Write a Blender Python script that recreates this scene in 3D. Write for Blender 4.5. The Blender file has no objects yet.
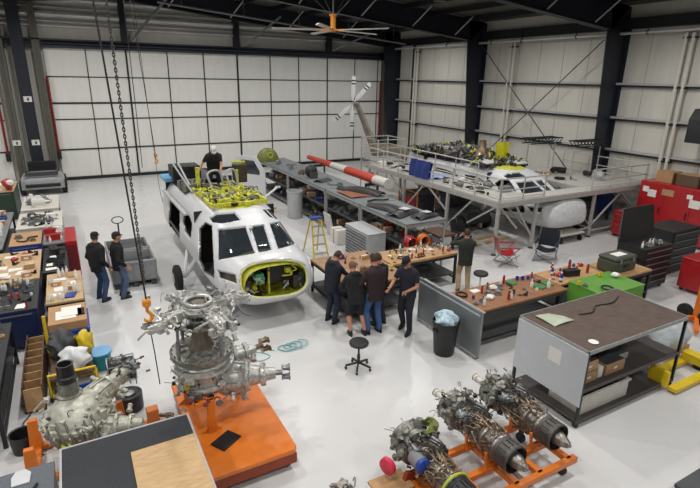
import bpy, bmesh, math, random
from mathutils import Vector, Matrix
from math import sin, cos, pi, radians
SC = bpy.context.scene
COL = SC.collection
rnd = random.Random(11)
V = Vector

# ------------------------------------------------------------------ camera
CAM_H = 5.4
YAW, PITCH, ROLL, FPX = radians(29.156), radians(18.287), radians(1.105), 504.17
c_fwd = V((sin(YAW)*cos(PITCH), cos(YAW)*cos(PITCH), -sin(PITCH)))
_r = V((cos(YAW), -sin(YAW), 0)); _u = _r.cross(c_fwd)
c_right = _r*cos(ROLL) + _u*sin(ROLL)
c_up = -_r*sin(ROLL) + _u*cos(ROLL)
def px_of(p):
    q = V(p) - V((0, 0, CAM_H)); d = q.dot(c_fwd)
    return 350 + FPX*q.dot(c_right)/d, 244 - FPX*q.dot(c_up)/d
cd = bpy.data.cameras.new('camera'); cam = bpy.data.objects.new('camera', cd); COL.objects.link(cam)
Mx = Matrix((( c_right.x, c_up.x, -c_fwd.x, 0), (c_right.y, c_up.y, -c_fwd.y, 0), (c_right.z, c_up.z, -c_fwd.z, CAM_H), (0, 0, 0, 1)))
cam.matrix_world = Mx
cd.sensor_width = 36; cd.lens = FPX/700*36; cd.clip_start = .05; cd.clip_end = 200
SC.camera = cam

# ------------------------------------------------------------------ materials
_mats = {}
def mat(name, col, rough=.5, metal=0., var=.12, scale=6., bump=0., emit=0., alpha=1., trans=0., stretch=None, ior=1.45, spots=0., coat=0.):
    if name in _mats: return _mats[name]
    m = bpy.data.materials.new(name); m.use_nodes = True; _mats[name] = m
    nt = m.node_tree; N = nt.nodes; L = nt.links; b = N['Principled BSDF']
    b.inputs['Roughness'].default_value = rough; b.inputs['Metallic'].default_value = metal
    c = list(col)[:3]
    tc = N.new('ShaderNodeTexCoord'); mp = N.new('ShaderNodeMapping')
    L.new(tc.outputs['Object'], mp.inputs['Vector'])
    if stretch: mp.inputs['Scale'].default_value = stretch
    nz = N.new('ShaderNodeTexNoise'); nz.inputs['Scale'].default_value = scale; nz.inputs['Detail'].default_value = 5
    L.new(mp.outputs['Vector'], nz.inputs['Vector'])
    cr = N.new('ShaderNodeValToRGB')
    cr.color_ramp.elements[0].position = .3; cr.color_ramp.elements[1].position = .7
    cr.color_ramp.elements[0].color = [max(0, x*(1-var)) for x in c]+[1]
    cr.color_ramp.elements[1].color = [min(1, x*(1+var)) for x in c]+[1]
    L.new(nz.outputs['Fac'], cr.inputs['Fac'])
    out = cr.outputs['Color']
    if spots > 0:
        n2 = N.new('ShaderNodeTexNoise'); n2.inputs['Scale'].default_value = scale*2.3; n2.inputs['Detail'].default_value = 8
        L.new(mp.outputs['Vector'], n2.inputs['Vector'])
        r2 = N.new('ShaderNodeValToRGB'); r2.color_ramp.elements[0].position = .52; r2.color_ramp.elements[1].position = .62
        L.new(n2.outputs['Fac'], r2.inputs['Fac'])
        mxn = N.new('ShaderNodeMix'); mxn.data_type = 'RGBA'
        mth = N.new('ShaderNodeMath'); mth.operation = 'MULTIPLY'; mth.inputs[1].default_value = spots
        L.new(r2.outputs['Color'], mth.inputs[0]); L.new(mth.outputs[0], mxn.inputs['Factor'])
        L.new(out, mxn.inputs['A']); mxn.inputs['B'].default_value = [x*.35 for x in c]+[1]
        out = mxn.outputs['Result']
    L.new(out, b.inputs['Base Color'])
    if bump > 0:
        bp = N.new('ShaderNodeBump'); bp.inputs['Strength'].default_value = bump; bp.inputs['Distance'].default_value = .02
        L.new(nz.outputs['Fac'], bp.inputs['Height']); L.new(bp.outputs['Normal'], b.inputs['Normal'])
    if emit > 0:
        b.inputs['Emission Color'].default_value = c+[1]; b.inputs['Emission Strength'].default_value = emit
    if alpha < 1: b.inputs['Alpha'].default_value = alpha
    if trans > 0: b.inputs['Transmission Weight'].default_value = trans; b.inputs['IOR'].default_value = ior
    if coat > 0: b.inputs['Coat Weight'].default_value = coat
    m.diffuse_color = c+[1]
    return m
def hexc(s):
    r = [int(s[i:i+2], 16)/255 for i in (0, 2, 4)]
    return tuple(x/12.92 if x <= .04045 else ((x+.055)/1.055)**2.4 for x in r)
def M_(name, hx, **k): return mat(name, hexc(hx), **k)

black   = M_('black_plastic', '1b1b1d', rough=.45)
blkmet  = M_('black_steel', '26272a', rough=.5, metal=.3)
rubber  = M_('rubber', '17171a', rough=.8)
navyst  = M_('navy_steel', '1c202c', rough=.45, var=.08, scale=2)
olivest = M_('olive_grey_steel', '5b5a52', rough=.5, var=.1)
steel   = M_('grey_steel', '8a8d90', rough=.4, metal=.6)
galv    = M_('galvanised_steel', 'a0a19e', rough=.5, metal=.35, var=.15, scale=12)
scafm   = M_('painted_grey_tube', 'b4b3ae', rough=.45, metal=.2, var=.1)
alu     = M_('cast_aluminium', 'b8b8b4', rough=.38, metal=.5, var=.28, scale=14, bump=.3, spots=.35)
aludk   = M_('dull_cast_metal', '85867f', rough=.4, metal=.55, var=.35, scale=16, bump=.3, spots=.5)
titan   = M_('dark_engine_metal', '86807a', rough=.35, metal=.75, var=.45, scale=18, bump=.3, spots=.4)
bronze  = M_('bronze_engine_metal', '86745e', rough=.35, metal=.7, var=.3, scale=18)
orange  = M_('orange_paint', 'd6721c', rough=.45, var=.08, scale=3, spots=.1, coat=.3)
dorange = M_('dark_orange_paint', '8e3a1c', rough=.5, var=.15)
red     = M_('red_paint', 'a51c22', rough=.35, var=.08, coat=.3)
dred    = M_('dark_red', '6c1519', rough=.5)
yellow  = M_('yellow_paint', 'd6b81e', rough=.4, var=.08)
primer  = M_('yellow_green_primer', 'bdbd3c', rough=.55, var=.25, scale=9, spots=.3)
lime    = M_('lime_green_paint', '5c9434', rough=.4, coat=.4, var=.05)
blue    = M_('blue_paint', '1d3d8f', rough=.4, var=.08)
navy    = M_('navy_paint', '182550', rough=.45, var=.1)
ltblue  = M_('light_blue_plastic', '6fa5d0', rough=.5)
teal    = M_('teal_plastic', '2a8a9a', rough=.4)
white   = M_('white_paint', 'c8cacd', rough=.35, var=.03, coat=.2)
offw    = M_('off_white', 'c9c6bd', rough=.55, var=.05)
paper   = M_('white_paper', 'dedcd6', rough=.8, var=.03)
cardb   = M_('cardboard', 'a98560', rough=.85, var=.1, scale=4)
woodt   = M_('plywood_top', 'b08b62', rough=.6, var=.16, scale=5, stretch=(1, 6, 1), spots=.1)
woodb   = M_('brown_wood_top', '8d5f3c', rough=.45, var=.2, scale=4, stretch=(6, 1, 1), spots=.15)
woodd   = M_('dark_wood', '5a4030', rough=.6, var=.25, scale=6)
grey    = M_('mid_grey', '77797b', rough=.55, var=.08)
dgrey   = M_('dark_grey', '3e4043', rough=.6, var=.15)
lgrey   = M_('light_grey', 'a9abad', rough=.5, var=.06)
tubgrey = M_('grey_tub_plastic', '8b8d8f', rough=.6, var=.12, scale=10)
brownpad= M_('brown_rubber_mat', '55473f', rough=.75, var=.14, scale=5, bump=.6, spots=.25)
green   = M_('dark_green', '22382b', rough=.5)
olive   = M_('olive_green', '6d7430', rough=.5, var=.15)
pinkred = M_('pink_red_plastic', 'c8324e', rough=.4)
glass   = M_('tinted_glass', '2c3338', rough=.05, alpha=.75, var=.0)
clearp  = M_('clear_wrap', 'c4ccd0', rough=.25, var=.2, scale=5, bump=1., alpha=.8)
skin    = M_('skin', 'b98268', rough=.6, var=.06)
eye     = M_('eye_dark', '201814', rough=.3)
hair    = M_('brown_hair', '3a2a20', rough=.8, var=.3, scale=40)
khaki   = M_('khaki_cloth', 'a8906e', rough=.9, var=.1)
denim   = M_('denim', '34486a', rough=.9, var=.18, scale=10)
denimd  = M_('dark_denim', '232c3e', rough=.9, var=.15, scale=10)
clblack = M_('black_cloth', '17171b', rough=.9, var=.2)
clnavy  = M_('navy_cloth', '1a1e2a', rough=.9, var=.2)
clmar   = M_('dark_maroon_cloth', '291a1e', rough=.85, var=.2)
clolive = M_('dark_olive_cloth', '2a2c26', rough=.9, var=.2)
clblue  = M_('dark_blue_cloth', '20232f', rough=.9, var=.2)
concrete= M_('floor_dummy', 'b0b0b0')

# ------------------------------------------------------------------ mesh builder
class MB:
    def __init__(s): s.v = []; s.f = []; s.mi = []; s.cur = 0; s.T = None
    def add(s, vs, fs, m=None):
        n = len(s.v); T = s.T
        s.v += [tuple(T @ V(p)) if T else tuple(p) for p in vs]
        for f in fs: s.f.append([n+i for i in f]); s.mi.append(s.cur if m is None else m)
        return s
    def m(s, i): s.cur = i; return s
    def bx(s, x0, x1, y0, y1, z0, z1, m=None):
        return s.add([(x0,y0,z0),(x1,y0,z0),(x1,y1,z0),(x0,y1,z0),(x0,y0,z1),(x1,y0,z1),(x1,y1,z1),(x0,y1,z1)],
                     [(0,3,2,1),(4,5,6,7),(0,1,5,4),(1,2,6,5),(2,3,7,6),(3,0,4,7)], m)
    def box(s, c, d, rz=0, rx=0, ry=0, m=None):
        R = Matrix.Rotation(rz,3,'Z') @ Matrix.Rotation(ry,3,'Y') @ Matrix.Rotation(rx,3,'X'); c = V(c)
        vs = [c + R @ V((sx*d[0]/2, sy*d[1]/2, sz*d[2]/2)) for sz in (-1,1) for sx,sy in ((-1,-1),(1,-1),(1,1),(-1,1))]
        return s.add(vs, [(0,3,2,1),(4,5,6,7),(0,1,5,4),(1,2,6,5),(2,3,7,6),(3,0,4,7)], m)
    def bar(s, p0, p1, w, h=None, m=None):
        p0 = V(p0); p1 = V(p1); d = (p1-p0); h = h or w
        z = d.normalized(); a = V((0,0,1)) if abs(z.z) < .95 else V((0,1,0))
        x = a.cross(z).normalized(); y = z.cross(x)
        vs = [p + x*sx*w/2 + y*sy*h/2 for p in (p0,p1) for sx,sy in ((-1,-1),(1,-1),(1,1),(-1,1))]
        return s.add(vs, [(0,3,2,1),(4,5,6,7),(0,1,5,4),(1,2,6,5),(2,3,7,6),(3,0,4,7)], m)
    def rings(s, rs, caps=True, closed=False, m=None):
        n = len(rs[0]); vs = [p for r in rs for p in r]; fs = []
        K = len(rs)
        for i in range(K if closed else K-1):
            a = i*n; b = ((i+1) % K)*n
            for j in range(n):
                k = (j+1) % n; fs.append((a+j, a+k, b+k, b+j))
        if caps and not closed:
            fs.append(tuple(range(n))[::-1]); fs.append(tuple((K-1)*n+i for i in range(n)))
        return s.add(vs, fs, m)
    def lathe(s, prof, p0, p1=None, n=16, caps=True, m=None):
        """prof: list of (t along axis in metres, radius)"""
        p0 = V(p0); z = (V(p1)-p0).normalized() if p1 is not None else V((0,0,1))
        a = V((0,0,1)) if abs(z.z) < .95 else V((1,0,0))
        x = a.cross(z).normalized(); y = z.cross(x)
        return s.rings([[p0+z*t+(x*cos(2*pi*k/n)+y*sin(2*pi*k/n))*max(r,.0005) for k in range(n)] for t,r in prof], caps, False, m)
    def cyl(s, p0, p1, r0, r1=None, n=12, m=None):
        L = (V(p1)-V(p0)).length; r1 = r0 if r1 is None else r1
        return s.lathe([(0,r0),(L,r1)], p0, p1, n, True, m)
    def tube(s, pts, r, n=6, m=None, closed=False, smooth=0):
        P = [V(p) for p in pts]
        if smooth:
            Q = []
            K = len(P)
            for i in range(K if closed else K-1):
                a = P[(i-1) % K] if (closed or i) else P[0]; b = P[i]; c = P[(i+1) % K]; d = P[(i+2) % K] if (closed or i+2 < K) else P[-1]
                for k in range(smooth):
                    t = k/smooth; Q.append(.5*((2*b)+(c-a)*t+(2*a-5*b+4*c-d)*t*t+(3*b-a-3*c+d)*t**3))
            if not closed: Q.append(P[-1])
            P = Q
        rs = []; x = None
        K = len(P)
        for i in range(K):
            if closed: z = (P[(i+1) % K]-P[i-1])
            else: z = (P[min(i+1, K-1)]-P[max(i-1, 0)])
            z = z.normalized() if z.length > 1e-9 else V((0,0,1))
            if x is None:
                a = V((0,0,1)) if abs(z.z) < .9 else V((1,0,0)); x = a.cross(z).normalized()
            else:
                x = (x - z*x.dot(z)); x = x.normalized() if x.length > 1e-6 else V((1,0,0)).cross(z).normalized()
            y = z.cross(x); rr = r[min(len(r)-1, int(i*(len(r)-1)/(K-1)+.5))] if isinstance(r, (list,tuple)) else r
            rs.append([P[i]+(x*cos(2*pi*k/n)+y*sin(2*pi*k/n))*rr for k in range(n)])
        return s.rings(rs, True, closed, m)
    def torus(s, c, R, r, axis=(0,0,1), n=24, k=6, m=None):
        c = V(c); z = V(axis).normalized(); a = V((0,0,1)) if abs(z.z) < .95 else V((1,0,0))
        x = a.cross(z).normalized(); y = z.cross(x)
        return s.rings([[c+(x*cos(t)+y*sin(t))*(R+r*cos(q))+z*r*sin(q) for q in [2*pi*j/k for j in range(k)]] for t in [2*pi*i/n for i in range(n)]], False, True, m)
    def ball(s, c, r, n=12, k=8, m=None, f=None):
        c = V(c); r = (r,r,r) if not isinstance(r,(tuple,list)) else r
        rs = []
        for i in range(k+1):
            a = -pi/2 + pi*i/k; q = []
            for j in range(n):
                t = 2*pi*j/n; p = V((cos(a)*cos(t), cos(a)*sin(t), sin(a)))
                if i in (0,k): p = V((.002*cos(t), .002*sin(t), sin(a)))
                p = V((p.x*r[0], p.y*r[1], p.z*r[2]))
                if f: p = f(p)
                q.append(c+p)
            rs.append(q)
        return s.rings(rs, True, False, m)
    def prism(s, poly, z0, z1, axis='z', m=None):
        n = len(poly)
        def P(a,b,c): return (a,b,c) if axis=='z' else ((c,a,b) if axis=='x' else (a,c,b))
        vs = [P(a,b,z0) for a,b in poly]+[P(a,b,z1) for a,b in poly]
        return s.add(vs, [tuple(range(n))[::-1], tuple(range(n,2*n))]+[(i,(i+1)%n,n+(i+1)%n,n+i) for i in range(n)], m)
    def sheet(s, fn, nu, nv, th=0, m=None):
        vs = [fn(i/nu, j/nv) for i in range(nu+1) for j in range(nv+1)]; W = nv+1
        fs = [(i*W+j, (i+1)*W+j, (i+1)*W+j+1, i*W+j+1) for i in range(nu) for j in range(nv)]
        if th:
            n = len(vs); vs = vs+[V(p)-V((0,0,th)) for p in vs]
            fs += [tuple(n+i for i in f[::-1]) for f in fs]
            for i in range(nu):
                for j in (0,nv):
                    a=i*W+j;b=(i+1)*W+j; fs.append((a,n+a,n+b,b))
            for j in range(nv):
                for i in (0,nu):
                    a=i*W+j;b=i*W+j+1; fs.append((a,b,n+b,n+a))
        return s.add(vs, fs, m)
    def mesh(s, name, mats, bev=0, ang=35, recalc=True):
        me = bpy.data.meshes.new(name); me.from_pydata(s.v, [], s.f)
        if not isinstance(mats,(list,tuple)): mats = [mats]
        for x in mats: me.materials.append(x)
        me.polygons.foreach_set('material_index', [min(i, len(mats)-1) for i in s.mi])
        if recalc or bev:
            bm = bmesh.new(); bm.from_mesh(me); bmesh.ops.recalc_face_normals(bm, faces=bm.faces)
            if bev:
                es = [e for e in bm.edges if len(e.link_faces)==2 and e.calc_face_angle(0) > .6]
                bmesh.ops.bevel(bm, geom=es, offset=bev, segments=1, affect='EDGES', clamp_overlap=True)
            bm.to_mesh(me); bm.free()
        me.shade_smooth(); me.set_sharp_from_angle(angle=radians(ang)); me.update()
        return me
    def build(s, name, mats, parent=None, bev=0, ang=35, label=None, loc=None):
        return link(name, s.mesh(name, mats, bev, ang), parent, label, loc)
def link(name, me, parent=None, label=None, loc=None):
    o = bpy.data.objects.new(name, me); COL.objects.link(o)
    if parent: o.parent = parent
    if loc: o.location = loc
    if label: o['label'] = label
    return o
ALL = []
def tag(o, label, cat, group=None, kind=None):
    o['label'] = label; o['category'] = cat
    if group: o['group'] = group
    if kind: o['kind'] = kind
    ALL.append(o); return o
def thing(name, label, cat, loc=(0,0,0), rz=0, group=None):
    o = bpy.data.objects.new(name, None); COL.objects.link(o); o.empty_display_size = .1
    o.location = loc; o.rotation_euler = (0,0,rz); return tag(o, label, cat, group)
def struct(name, mb, mats, parent=None, bev=0):
    o = mb.build(name, mats, parent, bev)
    if not parent: o['kind'] = 'structure'
    return o
def dup(root, loc, rz, label, group=None):
    r = root.copy(); COL.objects.link(r); r.location = loc; r.rotation_euler = (0,0,rz); r['label'] = label
    if group: r['group'] = group
    ALL.append(r)
    for ch in list(root.children):
        c = ch.copy(); COL.objects.link(c); c.parent = r
        for g in list(ch.children):
            d = g.copy(); COL.objects.link(d); d.parent = c
    return r

# ================================================================== THE SETTING
RY, RX = 30.07, 19.8
wallm = M_('white_insulation', 'c8c6be', rough=.55, var=.05, scale=1.5, stretch=(3, 3, .4), bump=.25)
doorm = M_('white_door_panel', 'e4e4e0', rough=.5, var=.035, scale=1.2, stretch=(4, 1, .5))
seam  = M_('dark_seam', '232526', rough=.6)
roofm = M_('grey_roof_insulation', '66635a', rough=.7, var=.2, scale=1.2, stretch=(.5, 3, 1), bump=.4)
silver= M_('silver_foil', 'c4c6c6', rough=.4, metal=.2, var=.2, scale=2, stretch=(.3,1,3))
# floor: glossy white epoxy, faint cloudy staining
fm = mat('white_epoxy_floor', (.58, .58, .58), rough=.22, var=.05, scale=.35, coat=.0)
nt = fm.node_tree; bs = nt.nodes['Principled BSDF']
n2 = nt.nodes.new('ShaderNodeTexNoise'); n2.inputs['Scale'].default_value = .6; n2.inputs['Detail'].default_value = 6
tcn = [n for n in nt.nodes if n.type=='TEX_COORD'][0]; nt.links.new(tcn.outputs['Object'], n2.inputs['Vector'])
mr = nt.nodes.new('ShaderNodeMapRange'); mr.inputs['To Min'].default_value = .2; mr.inputs['To Max'].default_value = .38
nt.links.new(n2.outputs['Fac'], mr.inputs['Value']); nt.links.new(mr.outputs[0], bs.inputs['Roughness'])
bs.inputs['Specular IOR Level'].default_value = .35
b = MB().bx(-9, RX, -4, RY, -.2, 0); struct('floor', b, fm)
# rear wall
b = MB().bx(-9, RX+.3, RY+.12, RY+.4, 0, 10.4)
struct('wall_rear', b, wallm)
b = MB().bx(RX, RX+.3, -4, RY+.12, 0, 9.0)
struct('wall_right', b, wallm)
b = MB().bx(-9.3, -9, -4, RY+.4, 0, 9.6); struct('wall_left', b, wallm)
def zb(x): return 7.36 + (18.8-x)*.093 if x > 3 else 7.36+15.8*.093-(3-x)*.093
b = MB(); b.add([(RX+.3,-4,zb(RX)+.95),(3,-4,zb(3)+.95),(3,RY+.4,zb(3)+.95),(RX+.3,RY+.4,zb(RX)+.95),(-9.3,-4,zb(-9)+.95),(-9.3,RY+.4,zb(-9)+.95)],[(0,1,2,3),(1,4,5,2)])
ce = struct('ceiling', b, roofm)
sm = ce.modifiers.new('s','SOLIDIFY'); sm.thickness = .15; sm.offset = 1

# the big door in the rear wall, with its dark seams
def hangar_door(name, x0, x1, xs, zs, ztop):
    b = MB().bx(x0, x1, RY, RY+.12, 0.12, ztop)
    d = struct(name, b, doorm)
    b = MB()
    for x, w in xs: b.bx(x-w/2, x+w/2, RY-.03, RY, .1, ztop)
    for z, w in zs: b.bx(x0, x1, RY-.035, RY-.004, z-w/2, z+w/2)
    b.build('panel_seam', seam, d)
    b = MB().bx(x0, x1, RY-.08, RY+.1, 0, .16); b.build('bottom_seal', black, d)
    return d
xs = [(1.37,.045),(3.25,.09),(5.29,.05),(7.21,.06),(9.13,.1),(11.11,.055),(12.94,.055),(14.89,.07),(16.87,.05),(18.6,.05)]
zs = [(5.17,.05),(3.9,.09),(3.1,.055),(1.58,.07)]
hangar_door('door_1', -.45, 18.9, xs, zs, 6.5)
hangar_door('door_2', -8.8, -2.55, [(-8,.05),(-6,.05),(-4,.05)], zs, 6.5)
b = MB().bx(-8.8, 19.3, RY-.25, RY+.1, 6.5, 6.62).bx(-8.8, 19.3, RY-.1, RY+.1, 6.62, 6.9).bx(-8.8, 19.3, RY-.3, RY-.1, 6.84, 6.92)
b.tube([(-.4,RY-.3,6.72),(19.2,RY-.3,6.72)], .06, 6)
struct('trim_1', b, navyst)                               # header beam
b = MB()
for x in (-.72, -2.2): b.bx(x-.16, x+.16, RY-.3, RY+.1, 0, 8.9); b.bx(x-.02, x+.02, RY-.36, RY-.3, 0, 8.9)
b.bx(18.95, 19.1, RY-.3, RY+.1, 0, 6.5)
struct('trim_2', b, olivest)                              # olive door jambs
b = MB(); b.bx(-1.72, -1.2, RY-.42, RY-.38, 0, 9.4).bx(-1.48, -1.44, RY-.38, RY+.05, 0, 9.4).bx(-1.72, -1.2, RY+.02, RY+.06, 0, 9.4)
struct('trim_3', b, navyst)                               # navy wind column
b = MB()
for x in (3.24, 9.1, 14.94): b.bx(x-.14, x+.14, RY-.3, RY+.12, 6.9, 9.6)
struct('trim_4', b, blkmet)
b = MB()
for z, h in ((7.52,.07),(8.02,.16),(8.7,.12)): b.tube([(-8.8,RY+.02,z),(19.6,RY+.02,z)], h, 8)
for z in (7.68, 8.3, 8.95): b.bx(-8.8,19.6,RY-.06,RY+.1,z,z+.05)
struct('trim_5', b, silver)                               # silver wrapped girts above the door
b = MB()
for p,q in (((9.5,RY-.2,6.95),(11.2,28.4,8.5)),((15.2,RY-.2,6.95),(16.9,28.4,7.9)),((3.5,RY-.2,6.95),(5.2,28.4,8.9))): b.bar(p,q,.09)
struct('trim_6', b, steel)                                # knee braces

# steel frames: tapered columns on the right wall and tapered rafters
FY = (29.3, 21.4, 13.5, 5.6, -2.3)
for i, y in enumerate(FY):
    b = MB()
    prof = [(RX-.45,0),(RX,0),(RX,zb(RX)+.9),(RX-1.2,zb(RX-1.2)+.9),(RX-1.05,zb(RX-1)-.1)]
    b.prism(prof, y-.02, y+.02, 'y')
    b.bar((RX-.45,y,0),(RX-1.07,y,zb(RX-1)),.34,.05); b.bx(RX-.04,RX,y-.17,y+.17,0,7.4)
    # rafter: web, bottom flange
    web = [(RX-1.05,zb(RX-1)-.1),(3,zb(3)),(-9,zb(-9)),(-9,zb(-9)+.94),(3,zb(3)+.94),(RX-.1,zb(RX)+.94)]
    b.prism(web, y-.02, y+.02, 'y')
    b.bar((RX-1.05,y,zb(RX-1)-.06),(3,y,zb(3)),.34,.04); b.bar((3,y,zb(3)),(-9,y,zb(-9)),.34,.04)
    struct('trim_%d' % (7+i), b, navyst)
b = MB()
for i, y in enumerate(FY[:3]):
    for x in (6, 9.2, 12.2, 15, 17.6) if i else (5.4, 8.6, 12, 15.5):
        b.bar((x,y-.16,zb(x)+.03),(x+.62,y-.75,zb(x)+.9),.05)
struct('trim_12', b, silver)                              # flange braces
b = MB()
for x in (18.2, 16.4, 14.6, 12.8, 11, 9.2, 7.4, 5.6): b.bx(x-.04,x+.04,-4,RY,zb(x)+.72,zb(x)+.94)
struct('trim_13', b, blkmet)                              # purlins
b = MB()
for z in (5.33, 4.03, 2.75):
    b.bx(RX-.18, RX-.02, -4, RY, z-.02, z+.06)
struct('trim_14', b, lgrey)                               # right wall girts
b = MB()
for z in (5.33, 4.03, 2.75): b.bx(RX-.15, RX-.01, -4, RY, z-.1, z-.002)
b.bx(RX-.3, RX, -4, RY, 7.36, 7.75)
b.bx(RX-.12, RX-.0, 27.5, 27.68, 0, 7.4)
struct('trim_15', b, blkmet)                              # black strips put in as shade under the girts, and eave strut
b = MB()
for y in [k*1.31-3.3 for k in range(26)]: b.bx(RX-.008, RX+.0, y, y+.012, 0, 7.3)
struct('trim_16', b, grey)                                # insulation seams
t = thing('eave_pipe', 'long white pipe running along the top of the right wall', 'pipe', (RX-.42, 0, 7.2))
b = MB().tube([(0,1,0),(0,29.2,0)], .055, 10); b.build('pipe_run', white, t)
b = MB()
for y in (9.5,12.4,15.5,18.5,20.5,24,27): b.torus((0,y,0),.08,.02,(0,1,0),12,5); b.bar((0,y,0),(0,y,.45),.03)
b.build('pipe_hanger', blkmet, t)
for y, lab in ((10.95,'pair of white downpipes on the right wall above the red tool chest'),(19.2,'pair of white downpipes on the right wall behind the second helicopter'),(27.1,'pair of pale downpipes nearest the rear corner of the right wall')):
    t = thing('downpipe', lab, 'pipe', (RX-.22, y, 0))
    for s in (-.13,.13):
        b = MB().tube([(0,s,0),(0,s,7.1)], .07, 10); b.build('pipe_run', offw, t)
    b = MB()
    for z in (2.6, 3.95, 5.25, 6.95): b.box((.05,0,z),(.2,.44,.06))
    b.build('bracket', blkmet, t)
for (p,q,l) in (((RX-.62,20.9,7.0),(RX-.62,14.0,1.0),'thin steel brace rod sloping down to the right across the right wall'),((RX-.5,14.1,7.0),(RX-.5,20.9,1.0),'thin steel brace rod sloping down to the left across the right wall')):
    tag(MB().tube([p,q],.022,6).build('brace_rod', dgrey), l, 'brace')
# pipes under the roof
t = thing('sprinkler_pipe', 'slim grey pipe under the roof just before the rear wall', 'pipe', (4.5,26.8,8.55)); MB().tube([(0,0,0),(14,0,-1.2)],.05,8).build('pipe_run', grey, t)
for k in range(5): MB().tube([(1.1+3*k,0,-.0943-.257*k),(1.1+3*k,0,zb(5.6+3*k)+.95-8.55)],.012,6).build('hanger_rod', steel, t)
# red chain guards beside the door jambs, small notices
for x,l in ((-.47,'red ribbed strip on the right olive door jamb'),(-2.66,'red ribbed strip at the left edge beside the second hangar door'),(18.75,'red ribbed strip at the far right jamb of the big door')):
    t = thing('chain_guard', l, 'door chain guard', (x, RY-.2, 0))
    b = MB().tube([(0,0,1.5),(.0,0,5.2)], .05, 8); b.build('rail', dred, t)
    b = MB()
    for k in range(30): b.torus((.0,-.01,1.55+k*.12),.055,.025,(0,.3,1),8,4)
    b.build('chain', red, t)
    b = MB().bx(-.1,.1,-.12,.1,1.15,1.55); b.build('winch_box', black, t, .01)
for x,z,y,l in ((-1.42,4.12,RY-.46,'upper small white notice on the navy column'),(-1.4,2.05,RY-.46,'lower small white notice on the navy column'),(-2.2,2.05,RY-.4,'small white notice on the left olive door jamb')):
    t = thing('notice_plate', l, 'sign', (x,y+.035,z)); MB().bx(-.17,.17,-.01,.02,-.13,.13).build('plate', paper, t, .004); MB().bx(-.03,.05,-.013,-.0095,-.08,.06).build('printed_mark', dgrey, t)

# ------------------------------------------------------------------ lamps
lampglow = mat('lamp_glow', (1,.97,.9), emit=25)
def bay_or_fill(x, y, z, w, label=None):
    ld = bpy.data.lights.new('bay_or_fill_light','AREA'); ld.shape = 'DISK'; ld.size = .45; ld.energy = w; ld.color = (1,.975,.94); ld.spread = radians(168)
    lo = bpy.data.objects.new('bay_or_fill_light', ld); COL.objects.link(lo)
    if label:
        t = thing('high_bay_lamp', label, 'lamp', (x,y,z))
        MB().lathe([(0,.06),(.05,.2),(.12,.24),(.16,.24)],(0,0,.18),(0,0,0),20).build('housing', blkmet, t)
        MB().lathe([(0,.2),(.01,.2)],(0,0,.035),(0,0,0),20).build('diffuser', lampglow, t)
        MB().tube([(0,0,.15),(0,0,.6)],.012,6).build('hanger_rod', steel, t)
        lo.parent = t; lo.location = (0,0,-.0)
    else: lo.location = (x,y,z)

# ================================================================== HELICOPTERS
from mathutils.bvhtree import BVHTree
def inpoly(x, y, P):
    c = False; j = len(P)-1
    for i in range(len(P)):
        if (P[i][1] > y) != (P[j][1] > y) and x < (P[j][0]-P[i][0])*(y-P[i][1])/(P[j][1]-P[i][1])+P[i][0]: c = not c
        j = i
    return c
SEC = [(0,.74,.68,1.38,.06),(.05,.84,.62,1.46,.06),(.12,.9,.58,1.51,.07),(.3,.99,.54,1.55,.08),(.6,1.06,.5,1.58,.09),(.95,1.11,.48,1.61,.1),(1.1,1.12,.48,1.66,.11),
       (2.0,1.18,.46,2.04,.15),(2.35,1.19,.46,2.14,.15),(2.9,1.19,.46,2.2,.12),(3.6,1.19,.46,2.24,.1),(7,1.19,.46,2.24,.1),(7.7,1.1,.55,2.22,.1),(8.8,.75,.95,2.15,.08)]
def sec(y):
    for a, b in zip(SEC, SEC[1:]):
        if y <= b[0]:
            t = (y-a[0])/(b[0]-a[0]); return [a[i]+(b[i]-a[i])*t for i in range(5)]
    return SEC[-1]
H1 = V((3.66, 9.86, 0)); H2 = V((14.95, 11.15, 0))
NU, NR = 300, 380
def fus_point(v, u):
    if v < .12: s = max(.01, v/.12); y = 0; w, zb_, zt, k = SEC[0][1:]; yy = -.07*(1-s*s)
    else: s = 1; y = (v-.12)/.88*8.8; _, w, zb_, zt, k = sec(y); yy = y
    zc, h = (zb_+zt)/2, (zt-zb_)/2
    n = 2/ (3.2 if y < 1.2 else 3.8)
    cu, su = cos(u), sin(u)
    x = w*math.copysign(abs(cu)**n, cu); dz = h*math.copysign(abs(su)**n, su)
    x *= 1-k*max(0, dz/h)*2*(1 if dz > 0 else 0)
    z = zc+dz*s; x *= s
    yy += .2*(z-.95)*max(0, 1-y/1.0)
    return V((x, yy, z))
# openings, outlined as they are seen on the left/front of the first helicopter
NOSE = [(273.6+33.5*math.copysign(abs(cos(t))**.72, cos(t))*cos(-.1)-18*math.copysign(abs(sin(t))**.72, sin(t))*sin(-.1),
         279+33.5*math.copysign(abs(cos(t))**.72, cos(t))*sin(-.1)+18*math.copysign(abs(sin(t))**.72, sin(t))*cos(-.1)) for t in [2*pi*k/40 for k in range(40)]]
def scl(P, f): cx = sum(p[0] for p in P)/len(P); cy = sum(p[1] for p in P)/len(P); return [(cx+(p[0]-cx)*f, cy+(p[1]-cy)*f) for p in P]
GLASS = {'left_windshield': [(218,230),(246,227),(256,254.5),(218,261)], 'centre_windshield': [(250,226.5),(264,225),(272.5,251),(258.5,254)],
         'right_windshield': [(269,224),(287,221),(301,243.5),(278,250.5)], 'left_roof_window': [(209.5,219),(216,214.5),(235,213),(242,221.5),(222,224.5),(212,223)],
         'right_roof_window': [(262,210.5),(278,209),(291,217),(276,220.5),(269,218)],
         'chin_window': [(218,270),(236.5,274.5),(238,284.5),(220,278.5)]}
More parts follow.
